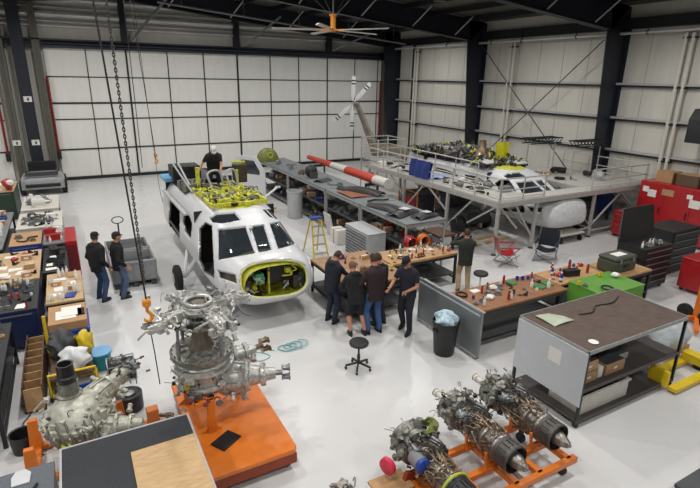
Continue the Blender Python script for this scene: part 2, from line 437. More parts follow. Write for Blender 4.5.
HOLES = {'door': [(200,229),(206,222.5),(213,226),(215,262),(216,279),(205,272),(200,260)], 'window2': [(184.5,212),(190.5,216),(193.5,224),(192,240),(186.5,233),(184,222)],
         'cabin': [(171,197),(176,202),(181,210),(181,246),(178,250),(172,240),(169.5,220)]}
ZINC = [(193,192),(200,186),(212,181),(230,182),(252,188),(265,196),(262,203),(248,209),(223,211),(207,206)]
def make_fuselage():
    vs = []; 
    for i in range(NR+1):
        for j in range(NU): vs.append(fus_point(i/NR, 2*pi*j/NU))
    pxs = []
    for p in vs:
        pxs.append(px_of(p+H1))
    bf, gf, keep, mi = [], {k: [] for k in GLASS}, [], []
    gl = list(GLASS.items()); ho = list(HOLES.values()); NZ = scl(NOSE, 1.06)
    def bb(P): return (min(p[0] for p in P), max(p[0] for p in P), min(p[1] for p in P), max(p[1] for p in P))
    tests = [(k, P, bb(P)) for k, P in gl]; ht = [(P, bb(P)) for P in ho]; nb = bb(NZ); zbx = bb(ZINC)
    def inn(x, y, P, B): return B[0] <= x <= B[1] and B[2] <= y <= B[3] and inpoly(x, y, P)
    for i in range(NR):
        for j in range(NU):
            k = (j+1) % NU; q = (i*NU+j, i*NU+k, (i+1)*NU+k, (i+1)*NU+j)
            c = (vs[q[0]]+vs[q[2]])/2
            x, y = (pxs[q[0]][0]+pxs[q[2]][0])/2, (pxs[q[0]][1]+pxs[q[2]][1])/2
            front = c.y < 3.2 and c.z > .5; left = c.x < -.5; m = 0
            yloc = c.y
            if yloc < .5 and c.z > .4:
                if inn(x, y, NOSE, nb): continue
                pass
            hit = None
            if c.z > 1.45 and yloc < 3 or (left and yloc < 3 and c.z > .8):
                for kk, P, B in tests:
                    if inn(x, y, P, B): hit = kk; break
            if hit is None and c.x > .5 and c.z < 1.6 and yloc < 1:       # far side mirrors the near side
                xm, ym = px_of(V((-c.x, c.y, c.z))+H1)
                if inn(xm, ym, GLASS['chin_window'], bb(GLASS['chin_window'])): hit = 'chin_window'
            if hit: gf[hit].append(q); continue
            if c.z > 2.1 and 5.05 < yloc < 6.15 and -.35 < c.x < .6: continue
            if abs(c.x) > .8 and c.z < 2.12 and c.z > .5:
                xm, ym = (x, y) if c.x < 0 else px_of(V((-c.x, c.y, c.z))+H1)
                if any(inn(xm, ym, P, B) for P, B in ht): continue
            if c.z > 2.0 and yloc > 2.2 and inn(x, y, ZINC, zbx): m = 1
            if c.z > 2.05 and yloc > 4.9 and abs(c.x) < .95: m = 2
            bf.append(q); mi.append(m)
    bvh = BVHTree.FromPolygons(vs, [tuple(f) for f in bf]+[f for g in gf.values() for f in g])
    def sub(fs, mis=None, mats=None, name='x', th=.03):
        used = sorted({i for f in fs for i in f}); mp = {a: n for n, a in enumerate(used)}
        me = bpy.data.meshes.new(name); me.from_pydata([vs[i] for i in used], [], [[mp[i] for i in f] for f in fs])
        for x in mats: me.materials.append(x)
        if mis: me.polygons.foreach_set('material_index', mis)
        me.shade_smooth(); me.set_sharp_from_angle(angle=radians(40)); return me
    meshes = {'fuselage_skin': sub(bf, mi, [white, primer, dgrey], 'fuselage_skin')}
    for k, f in gf.items(): meshes[k] = sub(f, None, [glass], 'window_glass')
    # frame beads round every opening, laid on the skin
    full = BVHTree.FromPolygons(vs, [(i*NU+j, i*NU+(j+1)%NU, (i+1)*NU+(j+1)%NU, (i+1)*NU+j) for i in range(NR) for j in range(NU)])
    beads = []
    for P, r, mt in [(v, .022, white) for v in GLASS.values()]+[(v, .028, olivest) for v in HOLES.values()]+[(NOSE, .026, M_('rim_green','cdd07a',rough=.5))]:
        pts = []
        for a, b in zip(P, P[1:]+P[:1]):
            for t in (0, .25, .5, .75) if len(P) < 20 else (0,):
                x, y = a[0]+(b[0]-a[0])*t, a[1]+(b[1]-a[1])*t
                d = (c_right*((x-350)/FPX)+c_up*((244-y)/FPX)+c_fwd).normalized()
                h = full.ray_cast(V((0,0,CAM_H))-H1, d)
                if h[0]: pts.append(h[0]+h[1]*.004)
        if len(pts) > 3:
            b = MB().tube(pts, r, 6, closed=True); beads.append((b.mesh('opening_frame', mt), ))
    return meshes, [x[0] for x in beads]
FM, BEADS = make_fuselage()
def seat(b, x, y, z):
    b.box((x,y,z+.2),(.5,.5,.12)); b.box((x,y+.26,z+.55),(.5,.12,.75), rx=-.12); b.box((x,y,z+.06),(.3,.35,.16)); b.box((x,y+.27,z+1.0),(.28,.1,.18))
def helicopter(root, first):
    g = {'opening_frame': 0}
    o = link('fuselage_skin', FM['fuselage_skin'], root)
    sm = o.modifiers.new('s','SOLIDIFY'); sm.thickness = .035; sm.offset = -1 if True else 1
    for k, me in FM.items():
        if k != 'fuselage_skin': link('window_glass', me, root)
    for me in BEADS: link('opening_frame', me, root)
    MB().bx(-1.05,1.05,.95,7.4,.58,.64).build('cabin_floor', dgrey, root)
    b = MB().bx(-1.08,1.08,3.0,3.06,.6,2.05); b.bx(-1.08,1.08,7.0,7.1,.6,2.15); b.build('bulkhead', blkmet, root)
    for x in (-.55,.5):
        b = MB(); seat(b, x, 2.1, .64); b.build('pilot_seat', grey, root, .03)
    b = MB().bx(-.75,.75,1.15,1.4,1.0,1.5).bx(-.2,.2,1.35,2.2,.64,1.05); b.m(1)
    for x in (-.5,-.2,.2,.5): b.bx(x-.1,x+.1,1.4,1.405,1.15,1.4)
    b.build('instrument_panel', [black, dgrey], root, .02)
    for s in (-1,1):
        w = thing_part('main_wheel', root)
        b = MB().lathe([(0,.16),(.02,.27),(.05,.325),(.11,.34),(.17,.325),(.2,.27),(.22,.16)],(s*1.62-.11,3.02,.34),(s*1.62+1,3.02,.34),28)
        wo = b.build('main_wheel', rubber, root)
        MB().lathe([(-.01,.05),(0,.15),(.2,.15),(.23,.05)],(s*1.62-.11,3.02,.34),(s*1.62+1,3.02,.34),16).build('wheel_hub', lgrey, wo)
        MB().tube([(s*1.45,3.02,.34),(s*1.3,3.0,.5),(s*1.1,2.8,.95)],.06,8).tube([(s*1.45,3.02,.34),(s*1.12,4.1,.7)],.05,8).build('gear_strut', white, root)
    return root
def thing_part(n, r): return None
h1 = thing('helicopter', 'white helicopter fuselage with open green-yellow nose bay and no rotor', 'helicopter', H1)
helicopter(h1, True)
# nose bay: recessed box with avionics
b = MB()
def bay(v, s, y=None):
    r = []
    for k in range(60):
        p = fus_point(v, 2*pi*k/60); r.append(V((p.x*s, p.y+.01 if y is None else y, 1.0+(p.z-1.0)*s)))
    return r
b.rings([bay(.122,.93), bay(.15,.93), bay(.2,.93,.85), bay(.2,.02,.86)], caps=False)
b.bx(-.1,-.06,.3,.85,.66,1.42)
b.build('nose_bay_liner', primer, h1)
b = MB()
b.bx(-.1,.42,.35,.84,.85,1.38); b.build('avionics_box', black, h1, .02)
b = MB(); b.bx(-.75,-.5,.3,.8,.65,1.05).bx(.5,.78,.25,.7,.7,1.0); b.build('avionics_box', dgrey, h1, .02)
b = MB(); b.bx(-.42,-.22,.22,.6,.95,1.2); b.build('avionics_box', mat('green_board', hexc('2f8a5a')), h1, .01)
r_ = random.Random(5); b = MB(); b2 = MB(); b3 = MB()
for k in range(34):
    t = (b, b2, b3)[k % 3]; x = r_.choice([r_.uniform(-.78,-.2), r_.uniform(.35,.78)]); z = r_.uniform(.68,1.42); y = r_.uniform(.16,.3)
    t.tube([(x,y,z),(x+r_.uniform(-.15,.15),y-.04,z-.08),(x+r_.uniform(-.2,.2),y+.1,z-.2+r_.uniform(0,.15))], r_.uniform(.009,.02), 6, smooth=3)
    t.box((x+r_.uniform(-.05,.05),y+.1,z),(r_.uniform(.05,.14),.12,r_.uniform(.04,.12)), rz=r_.uniform(-.4,.4))
b.build('wiring', lgrey, h1); b2.build('wiring', clmar, h1); b3.build('wiring', primer, h1)
# roof: zinc-primed deck with control rods, brackets and ducts
r_ = random.Random(8); gp = MB(); gs = MB(); gd = MB()
for k in range(260):
    x = r_.uniform(-.75,.8); y = r_.uniform(2.5,5.0); z = 2.18+r_.uniform(0,.07)
    if (x-.02)**2/.64+(y-3.7)**2/1.6 > 1: continue
    t = r_.random(); g = gp if t < .62 else gs if t < .85 else gd; q = r_.random()
    if q < .35: g.box((x,y,z+.05),(r_.uniform(.04,.17),r_.uniform(.04,.17),r_.uniform(.05,.16)), rz=r_.uniform(0,3))
    elif q < .6: a = r_.uniform(0,6.3); g.tube([(x,y,z),(x,y,z+.13),(x+.22*cos(a),y+.22*sin(a),z+.15),(x+.26*cos(a),y+.26*sin(a),z)],r_.uniform(.008,.02),6)
    elif q < .8: g.lathe([(0,.05),(.04,.05),(.04,.03),(.12,.03),(.12,.045),(.14,.045)],(x,y,z-.02),None,10)
    else: a = r_.uniform(0,3.1); L = r_.uniform(.12,.3); g.bar((x-L*cos(a)/2,y-L*sin(a)/2,z+.1),(x+L*cos(a)/2,y+L*sin(a)/2,z+.14),.04,.07)
gp.build('roof_bracket', primer, h1, .006); gs.build('control_rod', grey, h1); gd.build('actuator', clmar, h1)
b = MB()
for y in (2.6,3.2,3.9,4.6): b.bx(-.7,.75,y,y+.05,2.2,2.3)
for x in (-.7,.0,.72): b.bx(x-.03,x+.03,2.55,4.8,2.2,2.31)
b.build('roof_frame', primer, h1)
b = MB().tube([(.3,4.3,2.2),(.2,4.4,2.75),(.5,4.6,2.75),(.6,4.7,2.2)],.03,8,smooth=5).tube([(-.15,4.5,2.2),(-.3,4.6,2.7),(.1,4.8,2.72),(.2,4.8,2.2)],.03,8,smooth=5).tube([(-.7,4.8,2.2),(-.9,5.6,2.9)],.03,8).tube([(-.75,4.6,2.2),(-1.1,5.3,2.95)],.025,8)
b.build('handling_frame', lgrey, h1)
b = MB()
for k in range(14): x = -1.05+.13*(k%5); b.box((x+.2, 5.0+.3*(k//5)+r_.uniform(-.1,.1), 2.28),(.12,.25,.16+r_.uniform(0,.1)), rz=r_.uniform(-1,1))
for k in range(6): a = r_.uniform(0,3); b.tube([(-.9+k*.1,4.9,2.3),(-.8+k*.12,5.4,2.42),(-.6+k*.05,5.9,2.3)],.035,7,smooth=3)
b.build('engine_deck_parts', aludk, h1)
b = MB().bx(-.95,-.1,6.3,7.1,2.2,2.66); 
for k in range(9): b.bx(-.93+k*.1,-.9+k*.1,6.28,6.3,2.24,2.7)
b.build('exhaust_box', blkmet, h1, .01)
MB().bx(-.5,.8,4.9,6.3,1.7,1.76).build('engine_bay_floor', dgrey, h1)
b = MB().bx(.78,1.1,5.5,5.9,2.2,2.75).bx(.74,1.14,5.45,5.5,2.2,2.78); b.build('engine_cowl', M_('brown_metal','3a3628',rough=.6,var=.3), h1, .03)
MB().bx(-.55,-.45,4.9,5.0,2.2,2.85).bx(.66,.72,5.0,5.05,2.2,2.7).bx(.7,1.1,5.5,5.6,2.8,2.86).build('roof_strut', primer, h1)
MB().bx(-1.18,-.72,6.6,7.4,2.16,2.3).build('blue_cover', ltblue, h1, .03)
MB().tube([(.9,3.2,2.2),(1.32,3.35,2.42)],.035,8).box((1.35,3.36,2.43),(.14,.06,.05)).build('mast_probe', white, h1)
# skin seams: raised rivet strips and door rail
b = MB(); 
for y in (2.95, 5.0, 6.2): 
    b.tube([fus_point(.12+.88*y/8.8, a)*1.0+V((0,0,0)) for a in [pi*.04+k*pi*.92/24 for k in range(25)]], .008, 5)
b.build('panel_joint', lgrey, h1)
MB().bx(-1.3,-1.21,3.2,6.4,1.93,1.98).build('door_rail', lgrey, h1)
# ---- second helicopter
h2 = thing('helicopter', 'helicopter fuselage wrapped in white on the nose inside the grey work platform', 'helicopter', H2)
helicopter(h2, False)
def cover(u, v):
    p = fus_point(u*.16, 2*pi*v); k = 1.03+.03*sin(v*31)+.02*sin(u*23+v*9)
    return V((p.x*k, p.y-.08, 1.0+(p.z-1.0)*k+.02))
MB().sheet(cover, 26, 60).build('nose_cover', M_('white_cloth','cfd0d2',rough=.8,bump=.4,scale=7), h2)
r_ = random.Random(3); g1, g2, g3, g4 = MB(), MB(), MB(), MB()
for k in range(560):
    x = r_.uniform(-1.05,1.05); y = r_.uniform(3.0,8.6); z = 2.2+r_.uniform(0,.45)*(1-abs(y-6)/3); g = r_.choice((g1,g1,g1,g2,g2,g3,g3,g4)); q = r_.random()
    if q < .4: a = r_.uniform(0,6.3); R = r_.uniform(.06,.25); g.tube([(x,y,z),(x+R*cos(a),y+R*sin(a),z+.22),(x+2*R*cos(a),y+2*R*sin(a),z+.05)],r_.uniform(.01,.04),7,smooth=4)
    elif q < .7: g.box((x,y,z),(r_.uniform(.06,.24),r_.uniform(.06,.3),r_.uniform(.06,.25)), rz=r_.uniform(0,3))
    else: g.lathe([(0,.08),(.04,.08),(.04,.05),(.2,.05),(.2,.07),(.23,.07)],(x,y,z),(x+r_.uniform(-1,1),y+r_.uniform(-1,1),z+.3),12)
g1.build('engine_deck_parts', M_('dark_brown_metal','3a332b',rough=.6,var=.35), h2); g2.build('engine_ducts', black, h2); g3.build('control_rod', grey, h2); g4.build('roof_bracket', primer, h2)
b = MB().lathe([(0,.2),(.1,.3),(.9,.3),(1.1,.24),(1.3,.26)],(-.6,5.3,2.4),(-.6,6,2.4),20).lathe([(0,.2),(.1,.3),(.9,.3),(1.1,.24),(1.3,.26)],(.6,5.3,2.4),(.6,6,2.4),20)
b.build('engine', titan, h2)
b = MB().lathe([(0,.45),(.2,.5),(.35,.3),(.6,.16),(.9,.14)],(0,4.6,2.15),None,18); b.build('main_gearbox', bronze, h2)
MB().sheet(lambda u,v: V((.1+.75*u, 3.9+.05*v+.05*sin(u*9), 2.4+.62*v)), 8, 8, .02).build('yellow_cover', M_('bright_yellow_cloth','d2cf1f',rough=.7), h2)
MB().bx(-1.0,-.45,3.2,3.9,2.3,2.42).build('white_cowl', white, h2, .05)
MB().bx(.3,.9,2.9,3.5,2.26,2.36).build('white_cowl', white, h2, .05)
MB().sheet(lambda u,v: V((-1.0+2.0*u, 5.6+2.9*v, 2.24+.03*sin(u*20)*cos(v*17))),16,16).build('dark_roof_liner', _mats['dark_brown_metal'], h2)
# tail boom, pylon and tail rotor
b = MB().rings([[V((w*cos(t), y, zc+h*sin(t))) for t in [2*pi*k/20 for k in range(20)]] for y,w,h,zc in ((8.6,.7,.6,1.55),(10,.5,.5,1.6),(12.8,.3,.38,1.6))])
b.build('tail_boom', M_('brown_tail_skin','6a6152',rough=.6,var=.25), h2)
b = MB().rings([[V((w*cos(t), y+l*sin(t), z)) for t in [2*pi*k/16 for k in range(16)]] for z,y,w,l in ((1.2,12.7,.2,.55),(1.7,13.1,.17,.42),(2.7,14.0,.13,.36),(3.9,15.1,.1,.3),(4.05,15.2,.05,.2))])
b.build('tail_pylon', M_('tail_fin_skin','6d665c',rough=.6,var=.3,scale=3,spots=.4), h2)
b = MB(); c = V((-.25,15.1,3.98))
b.lathe([(0,.1),(.12,.12),(.2,.08),(.3,.06)], (.1,15.1,3.98), c-V((1,0,0)), 14); b.build('tail_rotor_hub', steel, h2)
for a in (4, 44, 184, 229):
    t = radians(a); b = MB(); e1 = V((0,.1,1)).normalized(); e2 = V((.85,-.5,.05)).normalized(); d = e1*cos(t)+e2*sin(t); n = -e1*sin(t)+e2*cos(t); p = c-V((.05,0,0))
    rs = [[p+d*s+n*w*q+e1.cross(e2)*k*.02*f for q,k in ((-1,0),(-.3,1),(1,0),(-.3,-1))] for s,w,f in ((.12,.04,1),(.3,.06,1),(.45,.12,1),(1.45,.12,.6),(1.5,.08,.4))]
    bo = b.rings(rs).build('tail_rotor_blade', white, h2)
    b = MB(); 
    for s in (1.05,1.22): b.rings([[p+d*(s+e)+n*.123*q+e1.cross(e2)*k*.02 for q,k in ((-1,0),(-.3,1),(1,0),(-.3,-1))] for e in (0,.07)])
    b.build('black_band', black, bo)

# ================================================================== WORK PLATFORM
DZ = 1.76
wp = thing('work_platform', 'long grey steel work platform with handrails wrapped around the second helicopter', 'platform', (11.57, 11.2, 0))
O = V((11.57,11.2,0))
def rel(*p): return V(p)-O
b = MB()
for x0,x1,y0,y1 in ((11.57,13.35,11.85,19.2),(11.57,19.3,11.2,11.82),(16.2,19.3,11.85,15.2)):
    a = rel(x0,y0,0); c = rel(x1,y1,0); b.bx(a.x,c.x,a.y,c.y,DZ-.04,DZ)
dk = b.build('deck', M_('deck_board','b0aea8',rough=.7,var=.15,scale=5,stretch=(1,5,1),spots=.2), wp)
b = MB()
for p,q in (((11.57,11.2),(19.3,11.2)),((11.57,11.2),(11.57,19.2)),((13.35,11.85),(13.35,19.2)),((13.35,11.85),(16.2,11.85)),((16.2,11.85),(16.2,15.2)),((19.3,11.2),(19.3,15.2)),((16.2,15.2),(19.3,15.2)),((11.57,19.2),(13.35,19.2))):
    b.bar(rel(p[0],p[1],DZ-.1), rel(q[0],q[1],DZ-.1), .06, .16)
b.build('deck_frame', scafm, wp)
posts = [(11.6,11.23),(11.6,13.7),(11.6,16.4),(11.6,19.15),(13.3,11.23),(13.3,13.7),(13.3,16.4),(13.3,19.15),(16.25,11.23),(19.25,11.23),(19.25,15.15),(16.25,15.15)]
for x,y in posts:
    p = rel(x,y,0); b = MB().bx(p.x-.045,p.x+.045,p.y-.045,p.y+.045,.06,DZ-.02); po = b.build('post', scafm, wp)
    MB().lathe([(0,.09),(.02,.09),(.03,.05),(.08,.05)],(p.x,p.y,0),None,12).build('foot_plate', dgrey, po)
br = [((11.6,11.23,DZ-.1),(12.5,11.23,.8)),((13.3,11.23,.35),(12.3,11.23,DZ-.1)),((11.6,11.3,DZ-.15),(11.6,12.6,.75)),((11.6,13.7,.35),(11.6,12.4,DZ-.15)),((11.6,13.7,.9),(11.6,14.9,DZ-.15)),((11.6,16.4,.35),(11.6,15.1,DZ-.15)),
      ((11.6,16.4,.9),(11.6,17.5,DZ-.15)),((16.25,11.23,.4),(17.9,11.23,DZ-.1)),((19.25,11.23,.4),(17.6,11.23,DZ-.1)),((16.25,11.23,.35),(14.9,11.23,.35)),((16.25,11.2,.25),(19.25,11.2,.25)),((16.25,11.3,.35),(16.25,15.1,.35)),
      ((16.25,11.3,.5),(16.25,13,DZ-.1)),((11.6,11.2,.25),(11.6,19.1,.25)),((13.3,11.25,.5),(13.3,13.4,DZ-.15)),((19.25,11.3,.4),(19.25,13.1,DZ-.1))]
for p,q in br: MB().bar(rel(*p), rel(*q), .05).build('brace', scafm, wp)
def railing(p, q, n, top=.72):
    p = rel(*p); q = rel(*q)
    for k in range(n+1):
        a = p+(q-p)*(k/n); MB().tube([(a.x,a.y,DZ),(a.x,a.y,DZ+top)],.022,8).build('rail_post', scafm, wp)
    for h,r in ((top,.025),(top*.5,.02),(.1,.02)):
        MB().tube([(p.x,p.y,DZ+h),(q.x,q.y,DZ+h)],r,8).build('handrail', scafm, wp)
railing((11.6,11.23,0),(11.6,19.15,0),7); railing((11.65,11.23,0),(13.6,11.23,0),2); railing((16.0,11.23,0),(19.2,11.23,0),3); railing((19.22,11.3,0),(19.22,15.1,0),3); railing((13.2,14.0,0),(13.2,19.1,0),4)
# stair tower at the far end, upper access frame
st = thing('stair_tower', 'small grey stair tower with handrails at the far end of the work platform', 'stairs', (12.3,19.6,0))
for x,y in ((0,0),(1.5,0),(0,1.5),(1.5,1.5)): MB().tube([(x,y,0),(x,y,2.75)],.035,8).build('post', scafm, st)
for z in (1.95,2.35,2.72):
    MB().tube([(0,0,z),(1.5,0,z),(1.5,1.5,z),(0,1.5,z)],.022,8,closed=True).build('handrail', scafm, st)
for k in range(6): MB().bx(.05,.35,.1+k*.24,.32+k*.24,.28*k+.2,.28*k+.24).build('tread', galv, st)
MB().bx(0,1.5,0,1.5,1.72,1.76).build('landing', galv, st)
# lattice trays lying across the far rails
for x,y,z,l in ((17.0,14.5,3.0,'black lattice tray across the platform rails, the left one'),(18.4,13.4,2.95,'black lattice tray across the platform rails, the right one')):
    t = thing('lattice_tray', l, 'tray', (x,y,z-.01)); b = MB()
    for s in (-.22,.22): b.bx(-.9,.9,s-.02,s+.02,.2,.24).bx(-.9,.9,s-.02,s+.02,0,.04)
    for k in range(9): b.bar((-.85+k*.2,-.22,.02),(-.65+k*.2,-.22,.22),.025); b.bar((-.85+k*.2,.22,.22),(-.65+k*.2,.22,.02),.025); b.bx(-.88+k*.21,-.85+k*.21,-.22,.22,.2,.23)
    b.build('lattice', blkmet, t)
    b = MB()
    for x2 in (-.8,.8): b.tube([(x2,0,.0),(x2,0,DZ-z+.01)],.025,8)
    b.build('support', scafm, t)
# blue tarp draped on the rail
def drape(u,v):
    y = -.6+1.2*u; s = v*1.35
    x = -.06 if s < .68 else .06; z = .72-(.68-s) if s < .68 else .72-(s-.68)
    return V((x+.03*sin(u*17+v*4), y+.03*sin(v*9), z+.025))
tag(MB().sheet(drape,16,14,.015).build('tarp', M_('blue_tarp','2b3f86',rough=.6,var=.2), loc=(11.6,15.4,DZ)), 'blue tarp draped over the platform handrail above the long rack', 'tarp')
tag(MB().sheet(lambda u,v: V((1.1*u,.9*v,.03+.07*abs(sin(u*7+v*3))*abs(cos(v*6)))),14,12,.01).build('tarp', M_('pale_blue_tarp','8f9cc4',rough=.6,var=.2), loc=(11.8,15.0,DZ)), 'pale blue crumpled tarp lying on the platform deck', 'tarp')
# stuff under and around the platform
t = thing('tug', 'dark aircraft tug with black tyres parked under the work platform', 'tug', (13.0,14.4,0))
b = MB().bx(-.6,.6,-.9,.9,.3,.75).bx(-.55,.55,.2,.8,.75,1.1); b.build('body', dgrey, t, .05)
for x in (-.6,.6):
    for y in (-.6,.6): MB().lathe([(0,.2),(.03,.3),(.17,.3),(.2,.2)],(x-.1,y,.3),(x+1,y,.3),20).build('wheel', rubber, t)
MB().torus((0,.1,1.0),.16,.015,(0,-.6,1),20,6).build('steering_wheel', black, t)

# ================================================================== RACKS AND BENCHES
def table(name, label, cat, x0, x1, y0, y1, z, topm, legm=blkmet, th=.05, legw=.06, shelf=None, group=None, back=None, sh_m=None):
    t = thing(name, label, cat, ((x0+x1)/2,(y0+y1)/2,0), 0, group); w = (x1-x0)/2; d = (y1-y0)/2
    MB().bx(-w,w,-d,d,z-th,z).build('top', topm, t, .006)
    e = legw/2+.01
    for sx in (-1,1):
        for sy in (-1,1): MB().bx(sx*(w-e)-legw/2,sx*(w-e)+legw/2,sy*(d-e)-legw/2,sy*(d-e)+legw/2,0,z-th).build('leg', legm, t)
    b = MB()
    for sy in (-1,1): b.bx(-w+e,w-e,sy*(d-e)-.02,sy*(d-e)+.02,z-th-.08,z-th)
    for sx in (-1,1): b.bx(sx*(w-e)-.02,sx*(w-e)+.02,-d+e,d-e,z-th-.08,z-th); b.bx(sx*(w-e)-.02,sx*(w-e)+.02,-d+e,d-e,.15,.19)
    b.build('frame', legm, t)
    for s in (shelf or []): MB().bx(-w+.02,w-.02,-d+.02,d-.02,s-.03,s).build('shelf', sh_m or topm, t)
    return t
def cabinet(name, label, cat, x0, x1, y0, y1, z, m, n=5, cols=1, face='-y', topm=None, handle=steel, z0=.1, casters=True):
    t = thing(name, label, cat, ((x0+x1)/2,(y0+y1)/2,0)); w=(x1-x0)/2; d=(y1-y0)/2
    MB().bx(-w,w,-d,d,z0,z-.02).build('body', m, t, .012)
    MB().bx(-w-.01,w+.01,-d-.01,d+.01,z-.02,z).build('top', topm or m, t, .006)
    H = z-.06-z0-.04
    for c in range(cols):
        for k in range(n):
            za = z0+.04+H*k/n; zb2 = za+H/n-.018
            if face == '-y':
                xa = -w+.03+(2*w-.06)*c/cols; xb = xa+(2*w-.06)/cols-.02
                dr = MB().bx(xa,xb,-d-.018,-d,za,zb2).build('drawer', m, t, .004); MB().bx(xa+.05,xb-.05,-d-.04,-d-.018,zb2-.03,zb2-.012).build('handle', handle, dr)
            else:
                ya = -d+.03+(2*d-.06)*c/cols; yb = ya+(2*d-.06)/cols-.02; s = -1 if face=='-x' else 1
                x_=sorted((s*w,s*(w+.018))); dr = MB().bx(x_[0],x_[1],ya,yb,za,zb2).build('drawer', m, t, .004); x_=sorted((s*(w+.018),s*(w+.04))); MB().bx(x_[0],x_[1],ya+.05,yb-.05,zb2-.03,zb2-.012).build('handle', handle, dr)
    if casters:
        for sx in (-1,1):
            for sy in (-1,1): MB().lathe([(0,.05),(.05,.05)],(sx*(w-.1)-.025,sy*(d-.1),.05),(sx*(w-.1)+1,sy*(d-.1),.05),12).bx(sx*(w-.1)-.03,sx*(w-.1)+.03,sy*(d-.1)-.03,sy*(d-.1)+.03,.08,z0).build('caster', black, t)
    return t
# the long steel rack beside the first helicopter, in four units
for i,(y0,y1,l) in enumerate(((11.15,13.75,'long grey steel rack, unit nearest the drawer cabinet, black cowlings on top'),(13.8,16.3,'long grey steel rack, second unit from the drawer cabinet, with a brown sheet on top'),
                        (16.35,20.0,'long grey steel rack, third unit, with a black seat on top and a grey tub'),(20.05,23.9,'long grey steel rack, far unit beside the white door frame'))):
    table('storage_rack', l, 'rack', 8.02, 9.45, y0, y1, 1.5, M_('rack_top','6f7477',rough=.45,var=.08), galv, .05, .05, (.82,.25), 'grey steel racks beside the helicopter', sh_m=dgrey)
cabinet('drawer_cabinet', 'grey steel cabinet of many flat drawers beside the crowded bench', 'cabinet', 7.3, 7.92, 12.0, 13.4, 1.05, lgrey, 9, 1, face='-x', handle=dgrey)
table('workbench', 'wooden bench with black legs the five people are gathered at', 'bench', 5.1, 6.75, 9.15, 11.25, .9, M_('pale_brown_wood','9c7a5a',rough=.5,var=.2,scale=4), blkmet, .05, .06, (.25,), sh_m=dgrey)
table('workbench', 'wooden bench crowded with parts beneath the near end of the long rack', 'bench', 6.8, 8.95, 9.95, 10.95, .9, woodt, blkmet, .06, .06, (.3,), sh_m=dgrey)
# bench with grey steel end panel
t = table('workbench', 'brown wooden bench with tools beside the grey steel end panel', 'bench', 6.82, 9.6, 6.9, 7.95, .88, woodb, dgrey, .05, .07, (.22,), sh_m=dgrey)
t = thing('panelled_bench', 'grey steel sheeted bench end standing behind the black bin', 'bench', (6.8,7.6,0))
MB().bx(-.16,-.12,-1.02,1.0,.03,1.08).build('end_panel', M_('grey_sheet','808487',rough=.35,metal=.3,var=.04), t, .005)
MB().bx(-.12,-.0,-1.0,1.0,1.0,1.03).bx(-.12,-.05,-1.0,-.96,0,1.0).bx(-.12,-.05,.96,1.0,0,1.0).build('ledge', galv, t, .004)
MB().bx(-.175,-.16,-1.02,1.0,.97,1.0).bx(-.175,-.16,-1.02,1.0,.06,.09).build('panel_trim', lgrey, t)
table('workbench', 'dark-legged bench holding red tools behind the lime green chest', 'bench', 9.65, 11.35, 7.15, 7.95, .88, woodt, blkmet, .05, .06, (.3,), sh_m=dgrey)
table('workbench', 'low plywood bench under the olive case beside the black tool chest', 'bench', 11.4, 12.6, 6.75, 7.75, .9, woodt, blkmet, .05, .06, (.3,), sh_m=dgrey)
cabinet('tool_chest', 'lime green rolling tool chest beside the brown bench', 'tool chest', 9.8, 11.25, 6.12, 7.05, .98, lime, 6, 1, face='+x', handle=steel)
# brown-topped shelf unit
t = thing('shelf_unit', 'white-sided shelf unit on casters with brown rubber top', 'shelf', (0,0,0))
X0,X1,Y0,Y1,Z = 6.62,9.35,4.2,5.62,1.42
t.location = ((X0+X1)/2,(Y0+Y1)/2,0); w=(X1-X0)/2; d=(Y1-Y0)/2
MB().bx(-w+.01,w-.01,-d+.01,d-.01,Z-.03,Z+.015).build('rubber_top', brownpad, t, .005)
MB().bx(-w,w,-d,-d+.012,Z-.05,Z+.02).bx(-w,w,d-.012,d,Z-.05,Z+.02).bx(-w,-w+.012,-d,d,Z-.05,Z+.02).bx(w-.012,w,-d,d,Z-.05,Z+.02).build('edge_trim', galv, t)
for sx in (-1,1):
    for sy in (-1,1):
        MB().bx(sx*(w-.025)-.022,sx*(w-.025)+.022,sy*(d-.025)-.022,sy*(d-.025)+.022,.1,Z-.03).build('post', black, t)
        MB().lathe([(0,.05),(.04,.05)],(sx*(w-.05)-.02,sy*(d-.05),.05),(sx*(w-.05)+1,sy*(d-.05),.05),12).build('caster', black, t)
for z in (.14,.72): MB().bx(-w+.02,w-.02,-d+.02,d-.02,z-.03,z).bx(-w,w,-d,-d+.02,z-.05,z+.01).build('shelf', M_('shelf_board','4a4442',rough=.6) , t, .004)
MB().bx(-w-.012,-w,-d,d,.42,Z-.03).build('side_panel', M_('pale_steel_panel','b9bdc2',rough=.3,var=.03), t, .003)
MB().bx(-w-.016,-w-.0125,-.25,.0,.95,1.2).build('paper_notice', paper, t)
MB().sheet(lambda u,v: V((-.65+.5*u,.03+.42*v,Z+.03+.02*sin(3*u+2*v))),8,8,.012).build('mat_sheet', M_('pale_green_sheet','a8b09c',rough=.5), None, loc=(X0+.85,Y1-.62,.0))
o = bpy.data.objects['mat_sheet']; tag(o, 'pale green flat sheet lying on the brown rubber top', 'sheet')
tag(MB().lathe([(0,.07),(.012,.08),(.014,.06)],(0,0,0),None,16).build('lid', paper, loc=(6.95,4.38,Z+.016)), 'small white round lid on the near corner of the brown top', 'lid')
tag(MB().tube([(.0,.05,.012),(.3,0,.012),(.6,.15,.012),(1.0,.1,.012),(1.4,.25,.012)],.011,6,smooth=5).build('cable', black, loc=(7.6,5.1,Z+.017)), 'thin black cable lying across the brown rubber top', 'cable')
